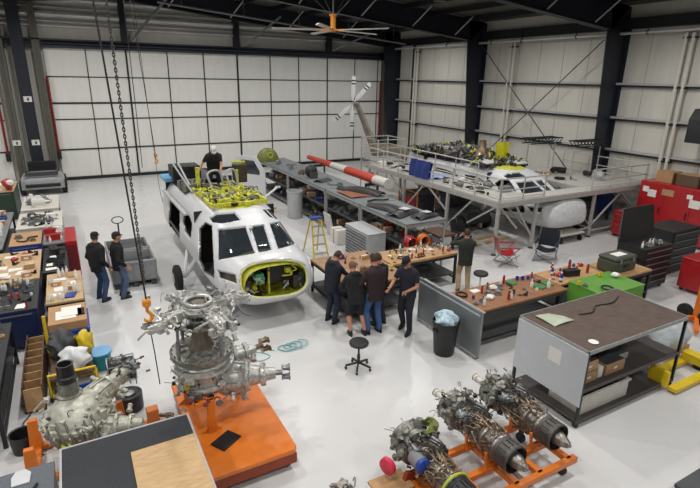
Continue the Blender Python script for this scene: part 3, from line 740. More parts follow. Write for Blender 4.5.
# black chests by the red cabinets
t = cabinet('tool_chest', 'tall black rolling tool chest with its lid standing open', 'tool chest', 12.85, 14.1, 7.15, 7.95, 1.25, M_('gloss_black','1d1e20',rough=.3), 6, 1)
MB().add([(-.65,.36,1.26),(.95,.36,1.26),(1.1,.6,2.1),(-.3,.6,2.1),(-.65,.4,1.26),(.95,.4,1.26),(1.1,.64,2.1),(-.3,.64,2.1)],[(0,1,2,3),(7,6,5,4),(0,4,5,1),(1,5,6,2),(2,6,7,3),(3,7,4,0)]).build('lid', black, t, .005)
cabinet('tool_chest', 'black low tool chest at the right edge under the wall heater', 'tool chest', 14.9, 16.3, 7.6, 8.5, 1.35, black, 5, 1)
# red cabinets at the wall
t = thing('storage_cabinet', 'large red steel cabinet with white papers against the right wall', 'cabinet', (18.95,9.7,0))
MB().bx(-.55,.6,-1.6,1.25,.08,2.0).build('body', red, t, .02)
for k in range(3):
    y0 = -1.58+k*.94; dr = MB().bx(-.57,-.55,y0+.01,y0+.92,.12,1.96).build('door', red, t, .005); MB().bx(-.6,-.57,y0+.08,y0+.11,.9,1.15).build('handle', black, dr)
for y,z,w_,h in ((1.0,1.72,.22,.2),(.75,1.6,.3,.26),(0.2,1.72,.42,.22),(-.55,1.72,.2,.15),(-.75,1.5,.36,.28),(-1.4,1.7,.2,.25)):
    MB().bx(-.578,-.572,y-w_/2,y+w_/2,z-h/2,z+h/2).build('paper_notice', paper if w_ != .42 else cardb, t)
t = cabinet('tool_chest', 'low red tool chest in front of the large red cabinet', 'tool chest', 17.2, 18.3, 10.4, 11.0, .95, red, 4, 1, face='-x')
cabinet('rolling_cart', 'red rolling drawer cart at the right edge beside the black chest', 'cart', 14.2, 15.1, 6.1, 6.9, .95, red, 5, 1)

# near tables at the bottom of the view
t = table('felt_table', 'table with black felt top and pale metal edge in the foreground', 'table', -.6, .95, 4.2, 6.33, .85, M_('black_felt','36383c',rough=.95,var=.25,scale=60,bump=.2), galv)
MB().bx(-.8,.79,1.045,1.07,.8,.862).bx(-.8,-.775,-1.06,1.045,.8,.862).bx(.765,.79,-1.06,1.045,.8,.862).build('edge_trim', lgrey, t)
tag(MB().bx(-.39,.39,-.55,.55,0,.02).build('plywood_board', M_('bare_plywood','c0a077',rough=.7,var=.12,scale=5,stretch=(1,4,1),spots=.12), bev=.003, loc=(.55,5.3,.852)), 'bare plywood board lying on the black felt table', 'board')
t = table('felt_table', 'grey topped foreground table with a black cable, left of the felt table', 'table', -2.3, -.68, 4.2, 6.15, .85, M_('grey_felt','5f646a',rough=.9,var=.15,scale=40), galv)
tag(MB().tube([(-1.3,.5,.02),(-.9,.2,.02),(-.6,.35,.02),(-.3,.25,.02),(0,.45,.02),(.1,.6,.02)],.018,6,smooth=6).build('cable', black, loc=(-.95,5.2,.853)), 'black cable lying across the grey foreground table', 'cable')
tag(MB().prism([(-.09,-.12),(.09,-.12),(.1,.05),(.04,.13),(-.06,.13),(-.1,.03)],0,.012).build('card_tag', white, loc=(-1.02,6.0,.853)), 'white card tag on the far edge of the grey table', 'tag')
table('workbench', 'dark grey bench corner at the bottom right of the view', 'bench', 5.75, 7.6, 1.0, 2.3, .9, dgrey, blkmet)

# ================================================================== TRANSMISSIONS AND ENGINES
def bolts(b, c, axis, R, n, r=.012, L=.025, m=None):
    c = V(c); z = V(axis).normalized(); a = V((0,0,1)) if abs(z.z) < .95 else V((1,0,0)); x = a.cross(z).normalized(); y = z.cross(x)
    for k in range(n):
        t = 2*pi*k/n; p = c+(x*cos(t)+y*sin(t))*R; b.cyl(p, p+z*L, r, n=6, m=m)
def module(b, p, d, L, R, r_, nb=14):
    """a ribbed conical housing with flanges"""
    p = V(p); d = V(d).normalized(); q = p+d
    b.lathe([(0,R*.85),(L*.08,R),(L*.14,R),(L*.15,R*.85),(L*.3,R*.9),(L*.45,R*.72),(L*.47,R*.88),(L*.52,R*.88),(L*.54,R*.62),(L*.72,R*.5),(L*.74,R*.66),(L*.79,R*.66),(L*.8,R*.4),(L*.95,R*.34),(L,R*.3)], p, q, 22)
    for f,k in ((.14,R*.93),(.52,R*.82),(.79,R*.6)): bolts(b, p+d*L*f, d, k, nb, .011, .03)
    a = V((0,0,1)).cross(d).normalized(); u = d.cross(a)
    for k in range(8):
        t = 2*pi*k/8; o = a*cos(t)+u*sin(t); b.bar(p+d*L*.15+o*R*.9, p+d*L*.46+o*R*.78, .02, .05)
    for k in range(5):
        t = r_.uniform(0,6.28); o = a*cos(t)+u*sin(t); c = p+d*L*r_.uniform(.15,.7)+o*R*.9
        b.lathe([(0,.05),(.03,.05),(.03,.035),(.1,.035),(.1,.045),(.13,.03)], c, c+o, 10)
def coupling(b, p, d, L, R):
    p = V(p); d = V(d).normalized(); a = V((0,0,1)).cross(d).normalized(); u = d.cross(a)
    b.cyl(p, p+d*L*.5, R*.35, n=12); b.cyl(p+d*L*.45, p+d*L*.55, R, n=16)
    for k in range(4):
        t = 2*pi*k/4+.4; o = a*cos(t)+u*sin(t)
        b.lathe([(0,.02),(.1*L,.03),(L*.5,.035),(L*.5,.05),(L*.62,.05)], p+d*L*.5+o*R*.8, p+d*L*1.5+o*R*.8, 8)
def greeble(b, c, ext, n, r_, s=.1):
    for k in range(n):
        p = V(c)+V((r_.uniform(-1,1)*ext[0], r_.uniform(-1,1)*ext[1], r_.uniform(-1,1)*ext[2])); q = r_.random()
        if q < .3: b.box(p, (r_.uniform(.4,1.3)*s, r_.uniform(.4,1.3)*s, r_.uniform(.4,1.1)*s), rz=r_.uniform(0,3), rx=r_.uniform(-.5,.5))
        elif q < .6: d = V((r_.uniform(-1,1),r_.uniform(-1,1),r_.uniform(-.6,.8))).normalized(); b.lathe([(0,.35*s),(.2*s,.35*s),(.2*s,.25*s),(.8*s,.25*s),(.8*s,.33*s),(1.1*s,.3*s)], p, p+d, 9)
        else:
            d = V((r_.uniform(-1,1),r_.uniform(-1,1),r_.uniform(-1,1)))*s*1.6; e = V((r_.uniform(-1,1),r_.uniform(-1,1),r_.uniform(0,1)))*s*1.5
            b.tube([p, p+d*.5+e*.4, p+d+e*.3, p+d*1.3-e*.2], s*r_.uniform(.07,.16), 6, smooth=3)

# --- orange cart with the rotor transmission
t = thing('transport_cart', 'orange steel cart deck carrying the upright rotor gearbox', 'cart', (1.55,6.75,0))
b = MB().prism([(-.57,-1.25),(.68,-1.25),(.74,-1.18),(.74,1.2),(-.57,1.2)], .28, .36); b.build('deck', orange, t, .012)
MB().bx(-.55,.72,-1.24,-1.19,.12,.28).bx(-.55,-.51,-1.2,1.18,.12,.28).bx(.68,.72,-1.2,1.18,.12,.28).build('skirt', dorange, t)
for x,y in ((.62,-1.1),(-.45,-1.1),(.62,1.05),(-.45,1.05)):
    b = MB().lathe([(0,.07),(.015,.1),(.055,.1),(.07,.07)],(x-.035,y,.1),(x+1,y,.1),16).bx(x-.045,x+.045,y-.03,y+.03,.1,.28).build('caster', black, t)
for p in ([(-.55,.62),(-.35,.62),(-.4,.55),(-.42,.3),(-.5,.3)],):
    pass
for x0,y0 in ((-.25,-.32),(-.42,.55),(.35,.45)):
    b = MB().prism([(x0-.16,.36),(x0+.16,.36),(x0+.06,.44),(x0+.055,.92),(x0-.055,.92),(x0-.06,.44)], y0-.012, y0+.012, 'y').bx(x0-.055,x0+.055,y0-.05,y0+.012,.36,.92)
    b.build('upright', orange, t, .004)
MB().bx(-.47,.35,.42,.5,.84,.92).bx(-.47,-.4,-.34,.5,.84,.92).bx(-.47,-.2,-.36,-.28,.84,.92).build('cradle', orange, t, .006)
tag(MB().bx(-.18,.18,-.13,.13,0,.022).bx(-.15,.15,-.11,.09,.022,.026).build('tablet', black, bev=.006, loc=(1.42,6.12,.361)), 'flat black tablet case lying on the orange cart deck', 'tablet').rotation_euler[2] = .55
r_ = random.Random(21)
t = thing('rotor_gearbox', 'grey helicopter rotor gearbox with hub arms standing on the orange cart', 'gearbox', (1.33,6.85,0))
b = MB().lathe([(0,.2),(.06,.3),(.14,.34),(.2,.42),(.24,.42),(.25,.36),(.45,.4),(.47,.46),(.52,.46),(.53,.38),(.62,.3)], (0,0,.82), None, 30)
for k in range(18): a = 2*pi*k/18; b.bar((.35*cos(a),.35*sin(a),1.04),(.4*cos(a),.4*sin(a),1.3),.02,.06)
bolts(b,(0,0,1.32),(0,0,1),.43,28); greeble(b,(0,0,1.12),(.42,.42,.2),40,r_,.09)
b.build('main_housing', alu, t)
b = MB(); module(b,(.2,-.1,1.02),(.95,-.35,.02),.85,.27,r_); b.build('input_module', alu, t)
b = MB(); module(b,(.15,.1,1.2),(.98,.0,.08),.7,.22,r_); b.build('input_module', alu, t)
b = MB(); coupling(b,(1.0,-.39,1.04),(.95,-.35,.02),.2,.12); b.build('input_coupling', steel, t)
b = MB(); coupling(b,(.85,.1,1.27),(.98,.0,.08),.2,.12); b.build('input_coupling', bronze, t)
b = MB().lathe([(0,.3),(.03,.44),(.1,.46),(.12,.46),(.14,.4),(.12,.28),(.16,.2)], (0,0,1.42), None, 36)
for k in range(10): a = 2*pi*k/10; b.bar((.14*cos(a),.14*sin(a),1.56),(.42*cos(a),.42*sin(a),1.52),.05,.05)
bolts(b,(0,0,1.54),(0,0,1),.43,24,.012,.03); b.build('ring_plate', aludk, t)
b = MB().lathe([(0,.2),(.12,.15),(.3,.12),(.32,.15),(.4,.15),(.42,.1),(.75,.095)], (0,0,1.54), None, 22)
for k in range(12): a = 2*pi*k/12; b.bar((.125*cos(a),.125*sin(a),1.7),(.1*cos(a),.1*sin(a),2.1),.014,.02)
b.build('mast', M_('bare_bronze_metal','7d7268',rough=.4,metal=.6,var=.2), t)
for k in range(4):
    a = .5+pi/2*k; b = MB(); b.tube([(.42*cos(a),.42*sin(a),1.5),(.4*cos(a),.4*sin(a),2.02)],.022,8).ball((.42*cos(a),.42*sin(a),1.5),.04,8,6).ball((.4*cos(a),.4*sin(a),2.02),.04,8,6)
    b.lathe([(0,.032),(.18,.032)],(.415*cos(a),.415*sin(a),1.62),(.41*cos(a),.41*sin(a),2.02),10); b.build('servo_rod', steel, t)
b = MB().torus((0,0,2.0),.33,.035,n=32,k=8).torus((0,0,2.06),.24,.03,n=28,k=8)
for k in range(6): a = pi/3*k; b.bar((.1*cos(a),.1*sin(a),2.04),(.33*cos(a),.33*sin(a),2.0),.04,.05)
b.build('swashplate', aludk, t)
b = MB().lathe([(0,.14),(.04,.24),(.1,.26),(.14,.2),(.16,.2)], (0,0,2.1), None, 26)
b.torus((0,0,2.3),.185,.028,n=28,k=8).torus((0,0,2.25),.2,.02,n=28,k=6)
for k in range(8): a = pi/4*k; b.cyl((.19*cos(a),.19*sin(a),2.2),(.19*cos(a),.19*sin(a),2.3),.02,n=7)
b.build('hub_plate', alu, t)
MB().lathe([(0,.155),(.012,.155)],(0,0,2.27),None,24).build('hub_opening', black, t)
for k in range(4):
    a = .28+pi/2*k; b = MB(); c,s = cos(a),sin(a); n = V((-s,c,0)); d = V((c,s,0)); z = V((0,0,1))
    b.bar(d*.2+z*2.18, d*.5+z*2.17, .13, .12); b.lathe([(0,.05),(.02,.09),(.12,.1),(.16,.07),(.2,.09),(.24,.05)], d*.42+z*2.17, d+z*2.17, 14)
    for e in (-1,1):
        b.bar(d*.48+n*e*.1+z*2.17, d*.78+n*e*.09+z*2.13, .05, .11); b.lathe([(0,.05),(.05,.05)], d*.76+n*e*.1+z*2.1, d*.76+n*e*.1+z*3, 10)
        b.tube([d*.5+n*e*.1+z*2.2, d*.45+n*e*.22+z*2.14, d*.35+n*e*.26+z*2.06, d*.3+n*e*.2+z*2.0],.02,7,smooth=3)
    b.lathe([(0,.04),(.02,.07),(.16,.07),(.18,.04)], d*.62+z*2.05, d*.62+z*3, 12); b.ball(d*.3+n*.18+z*2.12,.06,9,7)
    bolts(b, d*.5+z*2.24, z, .07, 5, .012, .03); greeble(b, d*.56+z*2.16, (.16,.16,.08), 12, r_, .09)
    b.build('rotor_arm', alu, t)
b = MB(); greeble(b,(0,0,.98),(.4,.4,.16),22,r_,.12); b.build('accessory', aludk, t)
b = MB(); greeble(b,(0,0,1.0),(.46,.46,.22),60,r_,.07); b.build('fittings', steel, t)
b = MB(); greeble(b,(0,0,1.02),(.47,.47,.2),34,r_,.06); b.build('dark_fittings', black, t)
b = MB(); greeble(b,(0,0,2.12),(.55,.55,.08),46,r_,.06); b.build('dark_links', blkmet, t)
b = MB(); greeble(b,(0,0,2.2),(.62,.62,.07),60,r_,.07); b.build('pitch_links', alu, t)
b = MB(); greeble(b,(-.12,-.3,.95),(.22,.15,.1),9,r_,.09); b.build('red_hydraulic_line', M_('wine_red','6b1f33',rough=.5), t)
b = MB().box((-.3,-.25,1.12),(.09,.09,.1)).build('yellow_cap', yellow, t, .01)
# support chains down to cart
# --- second gearbox on its orange stand
t = thing('gearbox', 'pale grey helicopter gearbox with black upright duct on orange feet', 'gearbox', (-.42,7.2,.04)); t.scale = (.9,.9,.9)
b = MB().lathe([(0,.25),(.08,.38),(.3,.46),(.34,.5),(.4,.5),(.41,.44),(.62,.34),(.7,.2)], (0,0,.36), None, 11)
for k in range(14): a = 2*pi*k/14; b.bar((.42*cos(a),.42*sin(a),.5),(.5*cos(a),.5*sin(a),.72),.03,.07)
bolts(b,(0,0,.76),(0,0,1),.49,26); greeble(b,(0,0,.72),(.48,.45,.25),44,r_,.13)
for k in (-.12,0,.12): b.bar((k,-.42,.55),(k,-.18,1.02),.05,.06)
b.build('main_housing', M_('pale_cast_aluminium','b9b9ac',rough=.45,metal=.35,var=.2,scale=12,bump=.3,spots=.3), t)
pal = _mats['pale_cast_aluminium']
b = MB(); greeble(b,(.0,-.05,.72),(.52,.45,.28),70,r_,.07); b.build('fittings', pal, t)
b = MB(); greeble(b,(.1,-.05,.7),(.52,.42,.28),34,r_,.055); greeble(b,(.9,.62,1.0),(.25,.2,.12),16,r_,.06); b.build('dark_fittings', dgrey, t)
b = MB(); module(b,(.15,.15,.8),(.8,.7,.15),.95,.24,r_); b.build('input_module', pal, t)
b = MB(); module(b,(.2,-.15,.55),(.95,-.3,.0),.75,.24,r_); b.build('input_module', pal, t)
b = MB(); coupling(b,(.83,.75,.93),(.8,.7,.15),.16,.12); greeble(b,(.9,.8,.95),(.12,.12,.1),10,r_,.09); b.build('input_coupling', steel, t)
b = MB().lathe([(0,.16),(.04,.19),(.08,.19),(.1,.15),(.3,.15)],(-.06,.18,1.0),None,20); b.build('duct_collar', aludk, t)
b = MB().lathe([(0,.13),(.1,.14),(.12,.15),(.14,.13),(.3,.12),(.33,.13),(.33,.1),(.2,.09)],(-.06,.18,1.28),None,20,caps=False).cyl((-.06,.18,1.3),(-.06,.18,1.32),.12); b.build('intake_duct', black, t)
b = MB()
for k in range(6): b.tube([(-.4+k*.12,-.3,.9),(-.35+k*.12,-.48,.75),(-.2+k*.1,-.52,.5),(.0+k*.06,-.45,.4)],.018,6,smooth=3)
b.build('pipework', olivest, t)
b = MB().box((-.18,-.48,.55),(.14,.1,.14)).build('yellow_cap', primer, t, .02)
t = thing('gearbox_stand', 'low orange steel feet holding the pale gearbox on the floor', 'stand', (-.42,7.25,0))
b = MB().bx(-.66,-.54,-.4,.45,.02,.1).bx(-.66,.6,-.44,-.34,.02,.1).bx(.5,.6,-.44,.4,.02,.1).bx(-.66,.6,.35,.45,.02,.1); b.build('base_frame', orange, t, .006)
for x,y,h in ((-.6,-.38,.62),(.05,-.4,.42),(.55,.38,.5),(-.6,.4,.55)): 
    MB().prism([(x-.09,.1),(x+.09,.1),(x+.06,h),(x-.06,h)],y-.05,y+.03,'y').build('upright', orange, t, .006)
MB().bx(-.06,.16,-.5,-.34,.36,.5).build('bracket', orange, t, .01)
tag(MB().lathe([(0,.14),(.3,.17),(.31,.17),(.3,.15),(.02,.12)],(0,0,0),None,22,caps=False).cyl((0,0,0),(0,0,.02),.14).build('bucket', black, loc=(-1.2,7.75,0)), 'black open bucket on the floor left of the pale gearbox', 'bucket')
t = thing('crate', 'small black equipment crate on the floor behind the pale gearbox', 'crate', (.3,9.2,0)); b = MB().bx(-.22,.22,-.18,.18,.02,.3); b.build('body', black, t, .02)
b = MB(); greeble(b,(0,0,.3),(.17,.12,.03),14,r_,.08); b.build('contents', aludk, t)
b = MB().bx(-.24,-.22,-.2,.2,.0,.34).bx(.22,.24,-.2,.2,0,.34).tube([(-.23,-.19,.32),(.23,-.19,.32),(.23,.19,.32),(-.23,.19,.32)],.012,6,closed=True); b.build('frame', steel, t)
t = thing('pedal_unit', 'round black drum part lying between the gearboxes', 'drum', (.32,8.1,0)); MB().lathe([(0,.18),(.02,.21),(.3,.21),(.32,.17),(.3,.15),(.28,.05)],(0,0,0),None,24).build('drum_body', black, t); MB().lathe([(0,.04),(.02,.09),(.03,.03)],(0,0,.285),None,12).build('cap', steel, t)
t = thing('floor_jack', 'small orange block with grey valve on the floor between the two gearboxes', 'jack', (.6,7.5,0)); MB().bx(-.09,.09,-.08,.08,.02,.3).bx(-.14,.14,-.12,.12,0,.03).build('block', orange, t, .01); b = MB().tube([(.1,0,.14),(.25,-.05,.1),(.3,.05,.05),(.2,.12,.03)],.03,8,smooth=3); b.lathe([(0,.05),(.05,.05)],(.25,-.04,.06),None,10); b.build('valve', bronze, t)

# --- turboshaft engines on the orange frame
def engine(name, label, loc, seed, full=True):
    r_ = random.Random(seed); t = thing(name, label, 'engine', loc)
    # exhaust cone, ring, turbine case, compressor, accessory section, output shaft; axis runs along +y from the exhaust
    if full:
        b = MB().lathe([(0,.01),(.04,.05),(.14,.09),(.2,.105),(.3,.11)],(0,-.9,0),(0,1,0),20)
        for k in range(20): a = 2*pi*k/20; b.bar((.05*cos(a),-.84,.05*sin(a)),(.106*cos(a),-.68,.106*sin(a)),.006,.012)
        b.build('exhaust_cone', titan, t)
    b = MB().lathe([(0,.19),(.015,.205),(.05,.205),(.06,.19),(.2,.185),(.22,.2),(.26,.2),(.28,.19),(.3,.15),(.02,.165)],(0,-.7,0),(0,1,0),26,caps=False).cyl((0,-.5,0),(0,-.48,0),.17,n=20)
    for k in range(16): a = 2*pi*k/16; b.bar((.195*cos(a),-.62,.195*sin(a)),(.195*cos(a),-.5,.195*sin(a)),.012,.012)
    b.build('exhaust_duct', M_('scorched_metal','5a5653',rough=.45,metal=.6,var=.3) if full else black, t)
    b = MB().lathe([(0,.2),(.03,.21),(.05,.18),(.2,.17),(.22,.2),(.26,.2),(.28,.165),(.45,.15),(.47,.185),(.51,.185),(.53,.16),(.7,.17),(.72,.2),(.76,.2)],(0,-.44,0),(0,1,0),26)
    for y,R in ((-.39,.2),(-.2,.19),(.05,.175),(.3,.19)): bolts(b,(0,y,0),(0,1,0),R,18,.01,.025)
    b.build('turbine_case', titan, t)
    b = MB()
    for k in range(22):
        a = r_.uniform(0,6.28); y0 = r_.uniform(-.35,-.05); y1 = y0+r_.uniform(.2,.45); a2 = a+r_.uniform(-.8,.8); R = .225
        b.tube([(.18*cos(a),y0,.18*sin(a)),(R*cos(a),y0+.03,R*sin(a)),(R*cos((a+a2)/2),(y0+y1)/2,R*sin((a+a2)/2)),(R*cos(a2),y1-.03,R*sin(a2)),(.18*cos(a2),y1,.18*sin(a2))],r_.uniform(.008,.015),6,smooth=3)
    for k in range(7): b.torus((0,-.36+k*.1,0),.2+.01*(k%2),.008,(0,1,0),28,5)
    b.build('fuel_lines', bronze, t)
    b = MB().lathe([(0,.18),(.04,.26),(.12,.27),(.16,.24),(.34,.25),(.38,.2),(.42,.1)],(0,.32,.02),(0,1,0),24)
    for k in range(7):
        a = radians(20+k*50); d = V((cos(a),0,sin(a))); c = V((0,.4+.07*(k%3),.04))+d*.2
        b.lathe([(0,.06),(.03,.065),(.08,.065),(.08,.045),(.14,.045),(.14,.055),(.16,.04)], c, c+V((0,r_.uniform(-.8,.3),0))+d*.5, 14)
    greeble(b,(0,.5,.06),(.24,.16,.18),60,r_,.065)
    b.build('accessory_gearbox', aludk, t)
    b = MB(); greeble(b,(0,.48,.1),(.27,.2,.2),60,r_,.055); greeble(b,(0,-.05,.02),(.2,.35,.2),40,r_,.05); b.build('fittings', M_('bright_fittings','9a948c',rough=.35,metal=.7,var=.3), t)
    b = MB(); greeble(b,(0,.3,.08),(.26,.4,.2),60,r_,.055); b.build('dark_fittings', black, t)
    b = MB(); 
    for k in range(2):
        b.lathe([(0,.06),(.02,.075),(.14,.075),(.16,.05),(.2,.05)],(-.17+.34*k,.28,.16),(-.2+.34*k,-.5,.2),16)
    b.build('starter', steel, t)
    if full:
        b = MB().lathe([(0,.07),(.02,.07),(.03,.045),(.3,.04),(.31,.062),(.36,.062),(.36,.045),(.33,.04)],(0,.66,.0),(0,1.0,.0),18); b.build('output_shaft', offw, t)
        MB().lathe([(0,.064),(.018,.066),(.018,.045)],(0,1.01,.0),(0,1.3,.0),18).build('shaft_cap', bronze, t)
    b = MB()
    for k in range(9):
        a = r_.uniform(.2,2.9); b.tube([(.25*cos(a),.3+.03*k,.25*sin(a)),(.3*cos(a),.2,.3*sin(a)),(.28*cos(a-.4),.05,.28*sin(a-.4)),(.2*cos(a-.4),-.05,.2*sin(a-.4))],.01,6,smooth=4)
    b.build('wiring_harness', black, t)
    return t
engine('turboshaft_engine','dark turboshaft engine with exhaust cone, middle one of three on the floor', (4.63,4.36,.62), 4)
engine('turboshaft_engine','dark turboshaft engine nearest the shelf unit, its pale shaft pointing away', (5.5,4.4,.62), 9)
e = engine('turboshaft_engine','dark engine with a blue-capped canister and yellow-green band, nearest the bottom edge', (3.62,4.12,.58), 14, False)
b = MB().lathe([(0,.07),(.03,.1),(.2,.1),(.22,.09)],(-.2,.2,.12),(-.22,-.1,.14),18); b.build('canister', grey, e)
b = MB().lathe([(0,.098),(.06,.1),(.07,.08)],(-.214,-.01,.134),(-.23,-.3,.15),18); b.build('blue_cap', blue, e)
MB().torus((0,-.42,0),.215,.018,(0,1,.0),28,6).build('yellow_green_band', M_('yellow_green_strap','a9b83c',rough=.5), e)
b = MB(); r_=random.Random(2)
for k in range(8): b.tube([(.05+k*.03,.3,.26),(.2+k*.02,.38,.3),(.26,.5,.2+k*.02),(.2,.6,.1)],.011,6,smooth=3)
b.build('wiring_harness', olive, e)
MB().lathe([(0,.1),(.02,.12),(.08,.12),(.1,.09)],(-.42,.4,-.1),(-.7,.3,-.1),18).build('red_dust_cap', pinkred, e)
t = thing('engine_stand', 'orange welded frame holding the two engines beside the shelf unit', 'stand', (5.05,4.1,0))
b = MB()
for y in (-.52,-.1,.38): b.bx(-.98,.72,y-.045,y+.045,.22,.31)
for x in (-.98,-.42,.02,.6): b.bx(x-.045,x+.045,-.52,.38,.22,.31)
b.build('base_frame', orange, t, .005)
for x,y in ((-.42,-.1),(-.42,.3),(.45,-.1),(.45,.3)):
    b = MB().bx(x-.2,x+.2,y-.03,y+.03,.3,.36)
    for s in (-1,1): b.bar((x+s*.18,y,.34),(x+s*.21,y,.58),.04)
    b.build('cradle', orange, t, .004)
for x in (-.9,.55):
    for y in (-.45,.32): MB().lathe([(0,.08),(.05,.08)],(x-.02,y,.08),(x+1,y,.08),14).bx(x-.03,x+.03,y-.03,y+.03,.12,.22).build('caster', black, t)
t = thing('engine_stand', 'plywood-topped orange stand under the nearest engine', 'stand', (3.5,4.2,0))
b = MB().bx(-.55,.42,-.75,.3,.2,.26); b.build('base_frame', orange, t, .005)
MB().bx(-.62,-.1,.0,.36,.262,.3).build('plywood_pad', woodt, t, .004)
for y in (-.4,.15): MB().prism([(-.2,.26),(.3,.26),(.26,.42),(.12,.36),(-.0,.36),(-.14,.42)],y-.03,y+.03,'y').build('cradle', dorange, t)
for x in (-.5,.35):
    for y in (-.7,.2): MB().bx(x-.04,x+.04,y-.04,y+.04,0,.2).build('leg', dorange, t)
t = thing('valve_body', 'small dark metal housing lying on the floor at the bottom edge', 'machine part', (2.62,4.75,0)); b = MB().lathe([(0,.12),(.03,.15),(.1,.15),(.12,.1),(.2,.09)],(0,0,0),None,18); greeble(b,(0,0,.1),(.14,.14,.07),16,random.Random(6),.09); b.build('housing', titan, t); 

# --- hanging chains with orange hooks
def chain(name, label, p0, p1, rope, hookz=True, link=.042, second=None):
    t = thing(name, label, 'hoist chain', p1); P0 = V(p0)-V(p1); 
    if rope: MB().tube([P0,(0,0,.22)],.012,6).build('rope', black, t)
    else:
        b = MB(); n = int((P0-V((0,0,.2))).length/link); a = V((0,0,.2)); d = (P0-a)/n; z = d.normalized(); s1 = V((0,1,0)).cross(z).normalized(); s2 = z.cross(s1)
        for k in range(n):
            c = a+d*(k+.5); s = s1 if k%2 else s2
            b.tube([c+z*link*.75*cos(q)+s*link*.32*sin(q) for q in [2*pi*i/8 for i in range(8)]],0.0065,4,closed=True)
        o = b.build('chain_links', M_('chain_steel','4a4544',rough=.5,metal=.4), t); 
    if hookz:
        MB().lathe([(0,.03),(.02,.055),(.1,.055),(.12,.03)],(0,0,.1),None,14).build('hook_block', M_('hook_orange','d98a1c',rough=.4), t)
        MB().tube([(0,0,.1),(0,0,.04),(.035,0,.0),(.05,0,-.05),(.02,0,-.1),(-.03,0,-.09),(-.05,0,-.05)],[.022,.022,.024,.026,.024,.018,.008],8,smooth=3).build('hook', _mats['hook_orange'], t)
    return t

# hoist chains
t = chain('hoist_chain', 'black hoist rope with an orange hook hanging left of the rotor gearbox', (.28,6.6,9.5), (.62,6.6,2.36), True)
MB().tube([(0,0,-.1),(.03,0,-.6),(.05,0,-1.1)],.008,5).build('tail_rope', black, t)
chain('hoist_chain', 'dark link chain hanging beside the black hoist rope left of the rotor gearbox', (.54,6.75,9.5), (.64,6.75,2.55), False, False)
t = chain('hoist_chain', 'thin hoist rope with an orange hook hanging before the white hangar door', (2.11,18,9.7), (2.51,18,2.64), True)
chain('hoist_chain', 'thin rope hanging left of the far orange hook', (2.05,18,9.7), (2.06,18,2.2), True, False)
tag(MB().tube([(2.22,17.7,9.7),(2.3,17.7,7),(2.42,17.7,3.4),(2.5,17.6,1.5),(2.62,17.4,.9)],.008,5,smooth=4).build('pull_cord', black), 'thin dark cord curving down to the rear of the near helicopter', 'cord')
# ceiling fan
t = thing('ceiling_fan', 'large ceiling fan with orange hub and long pale blades', 'fan', (9.15,18,7.05))
MB().lathe([(0,.1),(.03,.16),(.08,.16),(.1,.1),(.5,.1),(.52,.14),(.58,.14),(.6,.05)],(0,0,-.05),None,18).build('hub', _mats['hook_orange'], t)
MB().tube([(0,0,.5),(0,0,1.4)],.03,8).build('down_rod', steel, t)
for k in range(5):
    a = radians(14+72*k); d = V((cos(a),sin(a),0)); n = V((-sin(a),cos(a),0)); b = MB()
    b.rings([[d*s+n*w*q+V((0,0,k2*.02+n_*.03*q)) for q,k2,n_ in ((-1,0,1),(-.2,1,1),(1,0,1),(-.2,-.5,1))] for s,w in ((.25,.07),(.4,.09),(2.25,.08))])
    bl = b.build('blade', offw, t); MB().bar(d*.15,d*.55,.1,.04).build('blade_bracket', _mats['hook_orange'], bl)
for k in range(4):
    a = radians(35+90*k); MB().tube([(.1*cos(a),.1*sin(a),.5),(1.0*cos(a),1.0*sin(a),1.25)],.006,5).build('guy_wire', steel, t)

# ================================================================== PEOPLE
def remesh(b, mats, name, vox=.011, smooth=4):
    o = bpy.data.objects.new('tmp', b.mesh('tmp', mats)); COL.objects.link(o)
    m = o.modifiers.new('r','REMESH'); m.mode = 'VOXEL'; m.voxel_size = vox
    m = o.modifiers.new('s','SMOOTH'); m.iterations = smooth; m.factor = .5
    dg = bpy.context.evaluated_depsgraph_get(); me = bpy.data.meshes.new_from_object(o.evaluated_get(dg)); me.name = name
    bpy.data.objects.remove(o); me.materials.clear()
    for x in (mats if isinstance(mats,(list,tuple)) else [mats]): me.materials.append(x)
    me.shade_smooth(); return me
def ik(a, c, l1, l2, bend):
    a = V(a); c = V(c); d = c-a; L = min(d.length, (l1+l2)*.995); dn = d.normalized(); c = a+dn*L
    x = (l1*l1-l2*l2+L*L)/(2*L); h = math.sqrt(max(0, l1*l1-x*x)); bd = V(bend); bd = (bd-dn*bd.dot(dn)).normalized()
    return a+dn*x+bd*h, c
def limb(b, pts, rs, n=12):
    P = [V(p) for p in pts]; Q, R = [], []
    for i in range(len(P)-1):
        for k in range(4):
            Q.append(P[i].lerp(P[i+1], k/4)); R.append(rs[i]+(rs[i+1]-rs[i])*k/4)
    Q.append(P[-1]); R.append(rs[-1])
    for i, r in zip((0, -1), (R[0], R[-1])): b.ball(Q[i], r*.99, n, 8)
    for i in range(4, len(Q)-1, 4): b.ball(Q[i], R[i]*1.01, n, 8)
    b.tube(Q, R, n)
